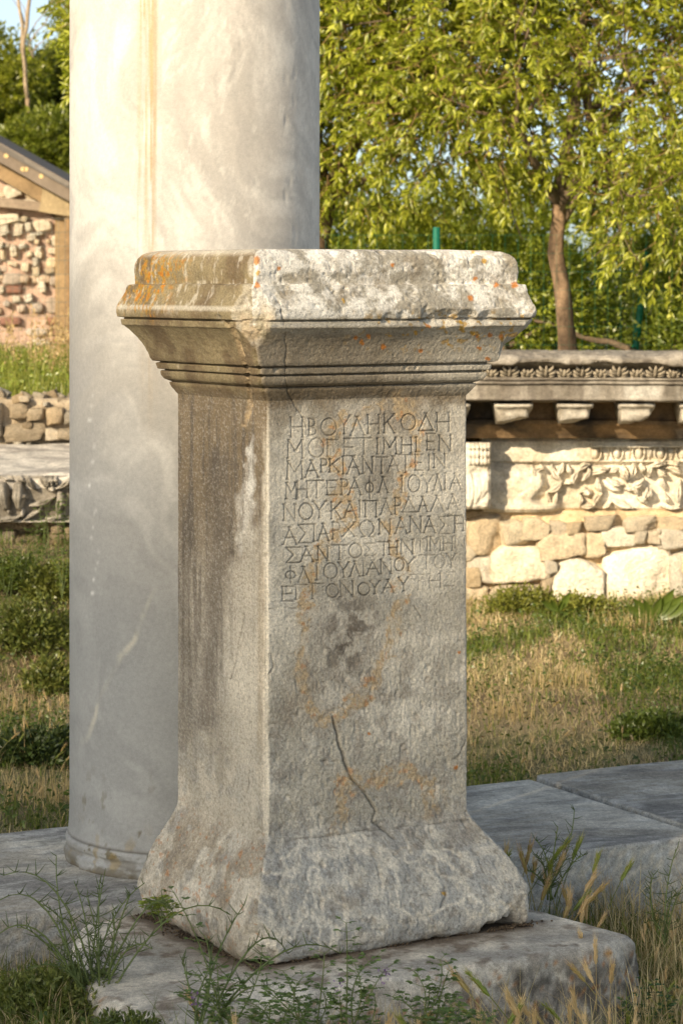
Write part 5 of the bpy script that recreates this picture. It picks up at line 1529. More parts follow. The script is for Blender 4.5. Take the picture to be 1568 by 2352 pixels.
bush('bush', 'wide hedge bush behind the green fence below the left crown', 'bush', (.1, 24.5, .9), [(.3, 24.6, 1.5, 1.5, .7, .75), (-.9, 24.8, 1.6, 1.2, .7, .9), (1.6, 24.9, 1.6, 1.3, .7, .8), (3.0, 24.9, 1.6, 1.4, .7, .8), (4.4, 24.6, 1.6, 1.3, .7, .9), (1.0, 25.3, 2.0, 1.5, .6, .62), (2.8, 25.4, 2.0, 1.5, .6, .66), (-.6, 25.2, 2.0, 1.3, .6, .7), (4.2, 25.3, 2.1, 1.4, .6, .7)], 9500, 24, .075, .038, (.13, .17, .02), (.34, .38, .045), thr=.33)
bush('bush', 'bush with small bright leaves by the wall crest at the right border', 'bush', (2.45, 15.6, .9), [(2.35, 15.5, 1.15, .36, .3, .3), (2.75, 15.6, 1.2, .4, .3, .36)], 420, 25, .06, .022, (.10, .14, .02), (.24, .27, .035))
# far left trees
FT0, FT1 = (.14, .165, .016), (.36, .36, .04)
YT = 33.0; KT = YT / FPX
def tb_(x, y, rx, ry, Y=YT, rd=1.0): return ((x - VCX) * Y / FPX, Y, CAMZ - (y - HOR) * Y / FPX, rx * Y / FPX, rd, ry * Y / FPX)
bush('tree', 'yellow green tree with forked pale stems at the left border behind the shed', 'tree', ((30 - VCX) * KT, YT, .9), [tb_(15, 230, 62, 140), tb_(-50, 260, 100, 200), tb_(60, 160, 38, 70), tb_(0, 330, 80, 90)], 4200, 31, .085, .045, FT0, FT1, per=7, length=.22, stems=7)
bush('tree', 'dark evergreen tree between the left border and the column', 'tree', ((120 - VCX) * KT, YT + 1.5, .9), [tb_(125, 230, 62, 90, YT + 1.5), tb_(95, 290, 60, 60, YT + 1.5), tb_(160, 200, 40, 60, YT + 1.5)], 3600, 32, .085, .04, (.05, .07, .012), (.19, .21, .03), per=7, length=.22, stems=5)
bush('bush', 'light green leafy bush just above the shed roof', 'bush', ((120 - VCX) * KT * .94, YT * .94, .9), [tb_(120, 345, 75, 62, YT * .94, .6), tb_(60, 350, 50, 40, YT * .94, .5), tb_(180, 390, 60, 90, YT * .94, .6), tb_(140, 320, 34, 32, YT * .94, .4)], 2600, 33, .085, .045, (.10, .13, .018), (.25, .27, .035), per=7, length=.24, stems=5)
bush('tree', 'airy tree against the sky, upper left beside the column', 'tree', ((190 - VCX) * KT * 1.1, YT * 1.1, .9), [tb_(165, 40, 34, 75, YT * 1.1), tb_(230, 60, 60, 150, YT * 1.1), tb_(200, 260, 90, 200, YT * 1.1)], 3200, 34, .09, .045, FT0, FT1, per=6, length=.25, stems=6, thr=.43)
# two bare upright stems at the top left
rng = np.random.RandomState(5)
tb = MB(); R_ = empty('bare_tree', W(62, 330, YT - 1.6))
limb(tb, W(64, 420, YT - 1.6), W(64, 225, YT - 1.6), .03, .026, rng, .01, col=(.30, .215, .13)); limb(tb, W(64, 226, YT - 1.6), W(38, -60, YT - 1.6), .022, .018, rng, .03, col=(.34, .26, .17)); limb(tb, W(64, 226, YT - 1.6), W(82, -60, YT - 1.6), .026, .022, rng, .03, col=(.34, .26, .17))
for k in range(7): limb(tb, W(60 + k * 3, 60 + 12 * k, YT - 1.6), W(rng.uniform(20, 130), rng.uniform(-40, 90), YT - 1.6), .010, .003, rng, .05, sides=4, col=(.34, .27, .2))
loc(tb.build('trunk', M_BARK, R_)); tag(R_, 'pair of bare pale stems rising against the sky at upper left', 'tree')

# unseen belt of trees added towards the low sun: its feathery top throws the soft evening shade over the site
def build_shade_belt():
    rng = np.random.RandomState(91); mb = MB(); D0 = 112.0
    s = Vector((TOSUN.x, TOSUN.y, 0)).normalized(); s = np.array(s); p = np.array([-s[1], s[0], 0])   # across
    te = math.tan(SUN_EL)
    anchor = np.array([-.37, 6.5, 0])
    def top(q):       # crest height against the position across the sun's direction
        base = WOODZ + D0 * te
        return base + .55 * (fbm(np.stack([q * .22, q * 0, q * 0], -1), 1, 3, 92) - .5) + RAISE(q)
    n = 52000
    q = rng.uniform(-26, 22, n)
    f = rng.rand(n) ** 1.0
    z = top(q) + WSOFT / 2 - f ** .62 * 3.2
    # thin out near the crest
    dens = sst(0, 1.0, (top(q) + WSOFT / 2 - z) / WSOFT)
    keep = rng.rand(n) < dens * (z < top(q) + WSOFT / 2) + .0
    q, z = q[keep], z[keep]
    dpt = rng.normal(0, 1.2, len(q))
    pos = anchor + s * (D0 + dpt)[:, None] + p * q[:, None]; pos[:, 2] = z + dpt * te
    leaves(mb, pos, rng.normal(size=(len(q), 3)), .24, .17, rng, (.05, .08, .015), (.12, .15, .03), True)
    # solid crowns below
    for k in range(70):
        qc = -28 + k * .75; c = anchor + s * (D0 + rng.uniform(-1.5, 1.5)) + p * qc
        t = top(np.array([qc]))[0]
        a = np.linspace(0, 2 * math.pi, 14, endpoint=False); b = np.linspace(0, math.pi, 8)
        R = np.stack([np.outer(np.sin(b), np.cos(a)), np.outer(np.sin(b), np.sin(a)), np.outer(np.cos(b), np.ones(14))], -1)
        h = (t - 2.4 + 1) / 2
        G = R * [1.6, 1.6, h] + [c[0], c[1], t - 2.3 - h]; G += (fbm(G, .5, 3, 93)[..., None] - .5) * .6
        mb.add(G.reshape(-1, 3), [grid_faces(8, 14, True)], (.06, .09, .02))
    o = mb.build('shade_belt', M_LEAF, None); tag(o, 'unseen belt of trees added to shade the site', kind='stuff')
WOODZ, WSOFT = .78, 1.0
def RAISE(q): return .68 * sst(-1.6, -.6, q) * sst(.75, .25, q) + 1.2 * sst(-3.15, -3.6, q) * sst(-7.6, -6.6, q)  # crest raised to put the column and left wall in shade
build_shade_belt()
# ---------------------------------------------------------------- grass and weeds
def blades(mb, P, H, Wd, rng, c0, c1, lean=.35, seg=2, tipc=None):
    n = len(P); a = rng.uniform(0, 2 * math.pi, n); l = np.abs(rng.normal(0, lean, n))
    d = np.stack([np.cos(a), np.sin(a), a * 0], -1); b = rng.uniform(0, math.pi, n)
    w = np.stack([np.cos(b), np.sin(b), b * 0], -1) * Wd[:, None]
    up = np.array([0, 0, 1.0])
    rows = []
    for t in np.linspace(0, 1, seg + 1)[:-1]:
        c = P + up * (H * t)[:, None] * (1 - .25 * l[:, None] * t) + d * (H * l * t ** 1.8)[:, None]
        rows += [c - w * (1 - .45 * t) / 2, c + w * (1 - .45 * t) / 2]
    rows.append(P + up * (H * (1 - .25 * l))[:, None] + d * (H * l)[:, None])
    V = np.stack(rows, 1); k = V.shape[1]
    f4 = np.array([[2 * i, 2 * i + 1, 2 * i + 3, 2 * i + 2] for i in range(seg - 1)]); f3 = np.array([[k - 3, k - 2, k - 1]])
    off = (np.arange(n) * k)[:, None, None]
    F = [(f3[None] + off).reshape(-1, 3)]
    if len(f4): F.append((f4[None] + off).reshape(-1, 4))
    t = rng.rand(n, 1); C = (np.array(c0) * (1 - t) + np.array(c1) * t) * rng.uniform(.7, 1.2, (n, 1))
    C = np.repeat(C[:, None], k, 1)
    if tipc is not None: C[:, -1] = C[:, -1] * .4 + np.array(tipc) * .6
    mb.add(V.reshape(-1, 3), F, C.reshape(-1, 3))

STRAW0, STRAW1 = (.40, .30, .15), (.74, .61, .35)
GR0, GR1 = (.075, .11, .018), (.19, .225, .04)
def in_stylobate(x, y, m=.0):
    d = np.stack([x - A0[0], y - A0[1]], -1); s = d @ DS; t = d @ NS
    return (s > -2.9) & (s < 5.2) & (t > -m) & (t < .86 + m)
def in_found(x, y, m=0.0):
    from math import atan2
    poly = np.array([(.40, 6.09), (.62, 5.86), (.70, 5.74), (.62, 5.62), (.42, 5.46), (.10, 5.28), (-.19, 5.10), (-.36, 4.98), (-.50, 5.12), (-.64, 5.50), (-.65, 5.86)])
    inside = np.zeros(x.shape, bool); j = len(poly) - 1
    for i in range(len(poly)):
        xi, yi = poly[i]; xj, yj = poly[j]
        inside ^= ((yi > y) != (yj > y)) & (x < (xj - xi) * (y - yi) / (yj - yi + 1e-9) + xi)
        j = i
    return inside
def scatter(rng, n, x0, x1, y0, y1, f=None):
    x = rng.uniform(x0, x1, n); y = rng.uniform(y0, y1, n)
    k = ~in_stylobate(x, y, .012) & ~in_found(x, y)
    if f is not None: k &= rng.rand(n) < f(x, y)
    x, y = x[k], y[k]
    return np.stack([x, y, ground_z(x, y) - .01], -1)
def nz2(x, y, sc, seed): return fbm(np.stack([x, y, x * 0], -1), sc, 4, seed)
def greenness(x, y):
    vx = VCX + x / y * FPX; vy = HOR + (CAMZ + .2) / y * FPX
    g = sst(.50, .60, nz2(x, y, 1.3, 900))
    def B(cx, cy, rx, ry): return sst(1.3, .6, np.hypot((vx - cx) / rx, (vy - cy) / ry))
    for a in ((1130, 1770, 90, 45), (1490, 1590, 120, 70), (1300, 1440, 90, 16), (1560, 1700, 60, 60), (60, 1360, 130, 90), (70, 1690, 130, 75), (80, 1880, 120, 30), (1180, 1400, 60, 20)): g = np.maximum(g, B(*a))
    for a in ((1200, 1560, 120, 70), (1350, 1700, 190, 50), (80, 1520, 130, 60), (60, 1800, 90, 40), (1290, 1500, 60, 30)): g = g * (1 - .93 * B(*a))
    return g
def build_grass():
    rng = np.random.RandomState(50)
    # dry straw
    mb = MB()
    for (n, x0, x1, y0, y1, h0, h1, w) in ((80000, -2.3, 2.7, 7.0, 11.0, .02, .06, .0028), (55000, -3.2, 3.4, 10.5, 13.2, .025, .07, .0040), (30000, -1.6, 1.9, 4.7, 7.3, .03, .11, .0022)):
        P = scatter(rng, n, x0, x1, y0, y1, lambda x, y: 1 - .8 * greenness(x, y))
        cl = .55 + .9 * nz2(P[:, 0], P[:, 1], 6, 901)
        blades(mb, P, rng.uniform(h0, h1, len(P)) * cl, np.full(len(P), w) * rng.uniform(.6, 1.3, len(P)), rng, STRAW0, STRAW1, 1.5)
    tag(mb.build('dry_grass', M_GRASS, None, False), 'dry straw coloured grass covering the ground beyond the paving', kind='stuff')
    mb = MB()
    for (n, x0, x1, y0, y1, h0, h1, w) in ((60000, -2.3, 2.7, 7.0, 11.0, .03, .08, .0040), (52000, -3.2, 3.4, 10.5, 13.2, .03, .10, .0055), (14000, -1.6, 1.9, 4.7, 7.3, .03, .08, .003)):
        P = scatter(rng, n, x0, x1, y0, y1, lambda x, y: .17 + .75 * greenness(x, y))
        blades(mb, P, rng.uniform(h0, h1, len(P)), np.full(len(P), w), rng, GR0, GR1, .6)
        Q = P[::2] + np.c_[np.zeros((len(P[::2]), 2)), rng.uniform(.01, .09, len(P[::2]))]
        leaves(mb, Q, rng.normal(size=(len(Q), 3)) * [1, 1, .5] + [0, 0, .3], .024, .013, rng, (.04, .075, .014), (.115, .155, .03), True)
    tag(mb.build('green_ground_cover', M_GRASS, None, False), 'low green clover and grass patches', kind='stuff')
    # dense ground tufts of tall straw (Hordeum) further back
    mb = MB()
    cl = [P3(1180 + rng.uniform(-60, 60), 1500, 9.9) for _ in range(9)] + [P3(rng.uniform(1230, 1380), 1480, 10.6) for _ in range(10)] + [P3(rng.uniform(1380, 1560), 1420, 12.0) for _ in range(12)] + [P3(rng.uniform(-10, 160), 1490, 11) for _ in range(9)] + [P3(rng.uniform(0, 160), 1600, 10) for _ in range(8)] + [P3(rng.uniform(-100, 160), 1790, 8.2) for _ in range(22)]
    for c in cl:
        n = rng.randint(6, 18); x = c[0] + rng.normal(0, .05, n); y = c[1] + rng.normal(0, .08, n)
        k = ~in_stylobate(x, y, .01); x, y = x[k], y[k]; n = len(x)
        blades(mb, np.stack([x, y, ground_z(x, y) - .01], -1), rng.uniform(.05, .15, n), np.full(n, .0028), rng, STRAW0, (.62, .47, .22), .28, 3)
    tag(mb.build('tall_dry_grass', M_GRASS, None, False), 'upright tufts of tall dry grass', kind='stuff')
    # terrace: green weeds in front of the shed and behind the walls
    mb = MB()
    n = 42000; x = rng.uniform(-4.4, -.9, n); y = rng.uniform(13.2, 21.0, n)
    P = np.stack([x, y, ground_z(x, y) - .02], -1)
    hh = rng.uniform(.08, .26, n) * (.6 + .8 * nz2(x, y, 1.5, 905))
    blades(mb, P, hh, np.full(n, .008), rng, (.13, .16, .02), (.32, .32, .06), .35)
    Q = P[::2] + np.c_[np.zeros((n // 2, 2)), hh[::2] * rng.uniform(.3, 1, n // 2)]
    leaves(mb, Q, rng.normal(size=(len(Q), 3)) + [0, 0, .6], .035, .018, rng, (.12, .17, .02), (.27, .31, .045), True)
    n = 22000; x = rng.uniform(-.9, 4.2, n); y = rng.uniform(13.75, 21, n)
    P = np.stack([x, y, ground_z(x, y) - .02], -1)
    blades(mb, P, rng.uniform(.06, .2, n), np.full(n, .008), rng, (.07, .10, .014), (.2, .24, .035), .35)
    tag(mb.build('terrace_weeds', M_GRASS, None, False), 'bright green weeds on the terrace in front of the shed', kind='stuff')
    # mixed grass growing up in front of the foundation stone
    mb = MB()
    for (n, x0, x1, y0, y1, h0, h1, c0, c1) in ((3600, -.1, .95, 4.72, 5.4, .08, .23, STRAW0, STRAW1), (3200, -.4, .8, 4.65, 5.15, .08, .21, GR0, GR1), (6500, -1.1, -.25, 4.9, 5.95, .02, .10, GR0, GR1), (4200, -1.1, -.25, 4.9, 5.95, .02, .10, STRAW0, STRAW1),
                                        (5200, .62, 1.35, 5.35, 6.6, .08, .24, STRAW0, STRAW1), (3000, .55, 1.35, 5.35, 6.6, .05, .2, GR0, GR1), (1500, .36, .75, 5.8, 6.5, .05, .17, STRAW0, GR1), (1200, .36, .8, 5.8, 6.5, .05, .17, GR0, GR1)):
        P = scatter(rng, n, x0, x1, y0, y1)
        blades(mb, P, (h0 + (h1 - h0) * rng.rand(len(P)) ** 1.7) * (.5 + nz2(P[:, 0], P[:, 1], 9, 907)), np.full(len(P), .0024), rng, c0, c1, .6, 3)
    tag(mb.build('foreground_grass', M_GRASS, None, False), 'mixed dry and green grass around the foundation stone', kind='stuff')
    # dead leaves and litter on the soil
    mb = MB(); P = scatter(rng, 5000, -2.0, 2.4, 4.8, 11, None); P[:, 2] += .012
    leaves(mb, P, rng.normal(size=(len(P), 3)) * [1, 1, .15], .02, .008, rng, (.20, .12, .05), (.45, .32, .16), True)
    tag(mb.build('plant_litter', M_GRASS, None, False), 'dry leaves and straw litter on the soil', kind='stuff')
build_grass()

# tall dry panicle grasses before the shed
def seedy(label, spots, seed):
    for i, (x, ytop, Y, h) in enumerate(spots):
        rng = np.random.RandomState(seed + i); top = P3(x, ytop, Y); b = top - [rng.uniform(-.04, .04), 0, h]
        root = empty('reed_stalk', tuple(b))
        mb = MB(); pts = limb(mb, b, top, .0045, .0022, rng, .03, 8, 4, (.50, .37, .19)); loc(mb.build('stem', M_GRASS, root))
        mb = MB(); n = 90; t = rng.uniform(.0, 1, n); L = .30
        P = top - np.c_[np.zeros((n, 2)), t * L] + rng.normal(0, 1, (n, 3)) * (.012 + .030 * t[:, None] ** .7)
        leaves(mb, P, rng.normal(size=(n, 3)) * [.7, .7, 1] - [0, 0, .2], .034, .012, rng, (.42, .29, .13), (.62, .45, .22), True)
        loc(tag(mb.build('seed_head', M_GRASS, root, False), kind='stuff')); tag(root, label, 'reed', 'feathery dry grass stems before the shed', 'thing')
seedy('tall dry grass stem with feathery tan head in front of the shed wall', [(28, 722, 17.5, .75), (78, 708, 17.5, .8), (85, 740, 17, .6), (108, 722, 17.3, .7), (118, 740, 17.0, .6), (128, 735, 17.6, .65), (140, 750, 17.2, .6), (150, 760, 17, .5), (22, 742, 17.8, .6), (158, 705, 17.6, .8), (200, 720, 17.3, .7), (-30, 730, 17.4, .7)], 960)

# barley grass ------------------------------------------------------
def barley(seed, hue):
    rng = np.random.RandomState(seed)
    root = empty('barley_stalk', (0, 0, 0))
    h = 1.0                       # metres per unit, scaled when placed
    lx_ = rng.uniform(-.10, .10); ly_ = rng.uniform(-.06, .06)
    st_c = {0: (.50, .38, .19), 1: (.20, .23, .06), 2: (.38, .33, .12)}[hue]
    hd_c = {0: (.66, .50, .26), 1: (.24, .30, .045), 2: (.46, .36, .12)}[hue]
    aw_c = {0: (.78, .60, .36), 1: (.42, .38, .12), 2: (.62, .42, .26)}[hue]
    mb = MB(); t = np.linspace(0, 1, 7)
    pts = np.stack([lx_ * t ** 2, ly_ * t ** 2, .175 * t], -1)
    mb.tube(pts, np.linspace(.0011, .0008, 7), 4, st_c)
    blades(mb, np.array([[0, 0, 0], [0.0, 0, .03], [.002, 0, .06]]), np.array([.10, .09, .07]), np.full(3, .0035), rng, st_c, st_c, .6, 3)
    mb.build('stem', M_GRASS, root, False)
    d = np.array([lx_ * 2, ly_ * 2, .175 * 1.0]); d /= np.linalg.norm(d); p0 = pts[-1]
    mb = MB(); L = .042
    s = np.linspace(0, 1, 7); mb.tube(p0 + d * (L * s)[:, None], .0032 * np.sin(np.clip(s * .9 + .12, 0, 1) * math.pi) ** .6 + .0004, 6, hd_c)
    n = 38; tt = rng.uniform(0, 1, n); a = rng.uniform(0, 2 * math.pi, n)
    e1 = np.cross(d, [0, 1, 0.0]); e1 /= np.linalg.norm(e1); e2 = np.cross(d, e1)
    out = np.cos(a)[:, None] * e1 + np.sin(a)[:, None] * e2
    b = p0 + d * (L * tt)[:, None] + out * .0025; tip = b + d * rng.uniform(.022, .036, n)[:, None] + out * rng.uniform(.003, .011, n)[:, None]
    w = np.cross(out, d) * .00045
    V = np.stack([b - w, b + w, tip], 1); mb.add(V.reshape(-1, 3), np.arange(n * 3).reshape(-1, 3), aw_c)
    leaves(mb, b, d[None] * 1.0 + out * .2, .013, .0028, rng, hd_c, np.array(hd_c) * 1.2, True)
    tag(mb.build('seed_head', M_GRASS, root, False), kind='stuff')
    return root
PROTO = [barley(980 + k, (0, 0, 1, 2, 0, 1, 2, 0)[k]) for k in range(8)]
used = [False] * len(PROTO)
def place_barley(x, ytop, Y, label, group, hue=None, rng=random.Random(2)):
    cand = [i for i in range(8) if hue is None or (0, 0, 1, 2, 0, 1, 2, 0)[i] in hue]
    i = rng.choice(cand)
    p = P3(x, ytop, Y); zg = float(ground_z(np.array([p[0]]), np.array([Y]))[0])
    H = p[2] - zg
    if H < .04: return
    s = H / .235
    o = PROTO[i] if not used[i] else copy_tree(PROTO[i]); used[i] = True
    o.location = (p[0], Y, zg); o.rotation_euler = (0, 0, rng.uniform(-.9, .9) + rng.choice([0, math.pi]))
    o.scale = (min(max(s, .75), 1.25),) * 2 + (s,)
    hw = ('straw coloured', 'straw coloured', 'green', 'reddish tan', 'straw coloured', 'green', 'reddish tan', 'pale straw')[i]
    zx = {LB1: (1160, 1235, 1290), LB2: (1000, 1230, 1370), LB3: (1480, 1525, 1568)}.get(label, (60, 110, 160) if 'left of' in label else (1200, 1320, 1440))
    zone = ('far left', 'centre left', 'centre right', 'far right')[sum(x > q for q in zx)]
    tall = 'tall' if s > 1.0 else 'short'
    place = {LB1: 'between pedestal stone and paving', LB2: 'before the foundation stone', LB3: 'right of the foundation stone'}.get(label, 'left of the column' if 'left of' in label else 'in the straw field')
    tag(o, f'{tall} {hw} barley stalk {place}, {zone} of group', 'wild barley', group, 'thing')
rnd = random.Random(17)
LB1 = 'bristly barley grass stalk growing between the pedestal stone and the paving'
LB2 = 'bristly barley grass stalk in front of the pedestal foundation stone, lower right'
LB3 = 'bristly barley grass stalk in the dry patch right of the foundation stone'
for (x, y, Y, hu) in ((1120,1895,6.22,(1,)),(1163,1890,6.2,(1,)),(1172,1915,6.18,(2,)),(1207,1945,6.1,(2,)),(1243,1920,6.15,(2,)),(1262,1925,6.2,(1,)),(1262,1900,6.2,(1,)),(1150,1960,6.1,(0,)),(1205,1990,6.05,(0,2)),(1235,2005,6.0,(0,2)),
                      (1255,1995,6.05,(2,)),(1228,2030,6.0,(1,)),(1290,2040,5.98,(0,)),(1265,2020,6.0,(0,)),(1310,2090,5.9,(2,)),(1325,2010,6.1,(0,)),(1340,2020,6.1,(2,)),(1332,1945,6.15,(1,)),(1365,1960,6.2,(1,)),(1140,1925,6.3,(0,)),(1185,2010,6.05,(0,)),(1300,1985,6.15,(2,)),(1275,1975,6.1,(0,)),
                      (1205,1960,6.12,(2,)),(1243,1975,6.05,(0,)),(1218,2000,6.03,(1,)),(1262,2050,5.95,(2,)),(1320,2060,5.95,(0,)),(1282,2015,6.02,(2,)),(1350,2040,6.0,(0,))):
    place_barley(x, y, Y, LB1, 'barley grass between the pedestal stone and the paving', hu)
for (x, y, Y, hu) in ((1182,2205,5.05,(2,)),(1240,2210,5.05,(1,)),(1195,2265,5.0,(1,)),(1395,2165,5.3,(0,2)),(1415,2200,5.3,(0,)),(1430,2190,5.4,(2,)),(1340,2240,5.1,(0,)),(1370,2270,5.1,(1,)),(1435,2290,5.2,(1,)),(1385,2290,5.1,(0,)),
                      (1260,2250,5.0,(0,)),(1290,2255,5.0,(0,)),(1310,2270,5.0,(0,)),(1345,2300,5.0,(1,)),(1240,2290,4.95,(0,)),(1160,2300,4.9,(0,)),(1120,2310,4.9,(0,)),(1215,2310,4.9,(0,)),(1275,2305,4.95,(0,)),(1325,2310,5.0,(2,)),(1400,2310,5.1,(0,)),(1450,2300,5.3,(0,)),
                      (1370,2150,5.6,(0,)),(1378,2105,5.75,(0,)),(1000,2325,4.85,(0,)),(1060,2320,4.85,(0,)),(955,2335,4.8,(0,)),(905,2330,4.8,(0,))):
    place_barley(x, y, Y, LB2, 'barley grass before the foundation stone', hu)
for (x, y) in ((525,2275),(655,2300),(905,2262),(850,2310),(760,2318),(980,2290),(470,2322),(560,2322),(1040,2300),(1085,2285),(1130,2325),(1090,2325),(930,2318),(1015,2330),(700,2335),(1150,2280),(1265,2225),(1300,2310),(1360,2320),(1420,2325)):
    place_barley(x, y, rnd.uniform(4.72, 4.95), LB2, 'barley grass before the foundation stone', (0, 1, 2))
for k in range(100):
    x = rnd.uniform(1440, 1610); Y = rnd.uniform(5.4, 6.25)
    yb = HOR + (CAMZ + .23) / Y * FPX
    place_barley(x, yb - rnd.uniform(60, 175), Y, LB3, 'barley grass right of the foundation stone', (0, 0, 1, 2) if rnd.random() < .7 else (1,))
for k in range(26):
    x = rnd.uniform(1080, 1560); Y = rnd.uniform(8.6, 10.6)
    yb = HOR + (CAMZ + .2) / Y * FPX
    place_barley(x, yb - rnd.uniform(35, 75), Y, 'pale dry barley grass stalk in the straw field beyond the paving', 'barley grass in the straw field', (0, 0, 2))
for k in range(34):
    x = rnd.uniform(-60, 158); Y = rnd.uniform(7.7, 9.6)
    yb = HOR + (CAMZ + .2) / Y * FPX
    place_barley(x, yb - rnd.uniform(60, 120), Y, 'barley grass stalk in the meadow left of the column', 'barley grass left of the column', (0, 1, 2))
for i, p in enumerate(PROTO):
    if not used[i]:
        for c in list(p.children): bpy.data.objects.remove(c)
        bpy.data.objects.remove(p)

# ---------------------------------------------------------------- single weeds in the foreground
WG = (.12, .165, .05); WG2 = (.19, .24, .08)
def curve(p, q, sag, n=9):
    t = np.linspace(0, 1, n)[:, None]; p = np.array(p); q = np.array(q)
    return p + (q - p) * t + np.array(sag) * (4 * t * (1 - t))
def wiry_weed(label, base_px, Y, tips, seed):
    """upright clump with long thin arching stems and needle leaves"""
    rng = np.random.RandomState(seed); b = P3(base_px[0], base_px[1], Y); root = empty('wiry_weed', tuple(b))
    for k, (x, y, dY, sg) in enumerate(tips):
        q = P3(x, y, Y + dY); mb = MB(); b2 = b + rng.normal(0, .012, 3) * [1, 1, 0]
        pts = curve(b2, q, (rng.uniform(-.02, .02), 0, sg), 12)
        mb.tube(pts, np.linspace(.0026, .0010, 12), 5, WG2)
        for i in range(2, 12):
            for _ in range(rng.randint(1, 4)):
                d = rng.normal(0, 1, 3); d[2] = abs(d[2]) * .7; d /= np.linalg.norm(d)
                L = rng.uniform(.02, .06) * (1.15 - i / 14)
                mb.tube(np.array([pts[i], pts[i] + d * L * .5 + [0, 0, .002], pts[i] + d * L + [0, 0, .006]]), [.0012, .0010, .0004], 3, WG, cap=False)
        loc(mb.build('stem', M_GRASS, root))
    tag(root, label, 'weed')
wiry_weed('large wiry green weed with long arching stems at the lower left corner', (215, 2335), 5.35,
    [(130,1965,.1,.03),(10,2010,.0,.10),(-20,2165,-.1,.10),(230,2025,.1,.03),(300,2055,0,.06),(395,2090,.1,.10),(530,2102,.1,.10),(175,2035,.05,.02),(90,2075,.0,.05),(40,2130,0,.05),(240,2010,.2,.02),(330,2030,.15,.04),(200,2060,.1,.01),
     (350,2180,-.1,.06),(160,2090,-.05,.02),(260,2090,0,.02),(60,2230,-.15,.05),(140,2130,.1,.02),(195,2130,-.1,.01),(-30,2090,0,.12),(235,2160,.1,.02),(110,2180,0,.03),(180,2190,0,.01),(290,2160,0,.03)], 1001)
wiry_weed('thin arching weed stems crossing the front of the rough stone block', (455, 2400), 4.85,
    [(560,2080,.3,.02),(780,2190,.2,.08),(660,2190,.2,.10),(470,2150,.1,.02),(640,2290,0,.06),(500,2190,.1,.0),(420,2200,.1,.02)], 1002)
wiry_weed('dark green weed with stiff stems between the pedestal and paving, right side', (1262, 2065), 6.15,
    [(1318,1860,.1,-.01),(1345,1962,.1,.02),(1300,1935,.1,.0),(1230,1930,.0,.02),(1280,1900,0,.0),(1225,1960,0,.02),(1210,2000,0,.02)], 1003)
wiry_weed('thin green weed hanging over the paving edge at the right border', (1520, 2180), 6.1, [(1555,1945,.1,.02),(1500,2010,0,.02),(1545,2060,0,.03),(1480,2120,0,.03),(1575,2030,0,.02)], 1004)

def trefoil(label, base_px, Y, tips, seed, flower=None, cl=(.10, .15, .045), nm='clover_weed'):
    """medick: thin stems with small leaves in threes"""
    rng = np.random.RandomState(seed); b = P3(base_px[0], base_px[1], Y); root = empty(nm, tuple(b))
    for (x, y) in tips:
        q = P3(x, y, Y + rng.uniform(-.06, .06)); mb = MB()
        pts = curve(b + rng.normal(0, .01, 3), q, (rng.uniform(-.025, .025), 0, rng.uniform(0, .02)), 12)
        mb.tube(pts, np.linspace(.0017, .0008, 12), 4, WG2)
        loc(mb.build('stem', M_GRASS, root))
        lm = MB()
        for i in range(2, 12):
            for _ in range(2):
                a = rng.uniform(0, 6.28); d = np.array([math.cos(a), math.sin(a), .35]); e = pts[i] + d * rng.uniform(.008, .022)
                lm.tube(np.array([pts[i], e]), [.0006, .0005], 3, WG2, cap=False)
                D = np.array([d, d + np.array([-d[1], d[0], 0]) * .9, d - np.array([-d[1], d[0], 0]) * .9])
                leaves(lm, np.repeat(e[None], 3, 0), D, .015, .0060, rng, cl, np.array(cl) * 1.7, False, .5)
        loc(lm.build('leaves', M_GRASS, root, False))
    if flower:
        for (x, y) in flower:
            fm = MB(); c = P3(x, y, Y); P = c + rng.normal(0, 1, (26, 3)) * [.005, .005, .009]
            leaves(fm, P, rng.normal(size=(26, 3)) + [0, 0, .6], .008, .004, rng, (.22, .10, .34), (.36, .22, .50), True)
            loc(fm.build('flower', M_LEAF, root, False))
    tag(root, label, 'weed')
trefoil('small leafed medick in front of the pedestal corner, left of centre', (700, 2400), 4.80, [(650,2230),(695,2245),(745,2190),(690,2290),(735,2270),(600,2270)], 1011, [(776, 2268)])
trefoil('medick sprig standing up against the front foot of the pedestal', (800, 2400), 4.78, [(795,2120),(815,2215),(860,2200),(780,2290),(850,2270),(885,2225)], 1012, [(885, 2235)])
trefoil('medick with trailing stems left of the pedestal corner', (520, 2380), 4.82, [(400,2050),(498,2200),(455,2240),(560,2250),(600,2190),(470,2290),(410,2280)], 1013)
trefoil('medick clump below the right half of the pedestal front', (960, 2400), 4.85, [(1010,2205),(1030,2230),(950,2230),(985,2270),(1025,2290),(900,2290)], 1014, [(560, 2010)] if False else None)
low_bush_later = True
trefoil('leafy medick clump at the bottom edge, centre left', (620, 2420), 4.65, [(560,2300),(620,2300),(665,2310),(700,2320),(590,2330),(640,2280)], 1015, [(447, 2300)])
trefoil('yellow green feathery sprig at the left foot of the pedestal', (368, 2120), 5.55, [(365,2075),(355,2085),(378,2082),(372,2070)], 1016, None, (.16, .20, .03))
trefoil('low clover mat at the bottom edge, right of centre', (1050, 2420), 4.7, [(1000,2320),(1060,2325),(1110,2330),(940,2335),(1030,2300)], 1017)
trefoil('dark leafy weed at the bottom right below the stone block', (1490, 2420), 5.5, [(1440,2290),(1480,2260),(1520,2300),(1455,2310),(1500,2320),(1530,2270),(1470,2325)], 1018, None, (.05, .09, .035))
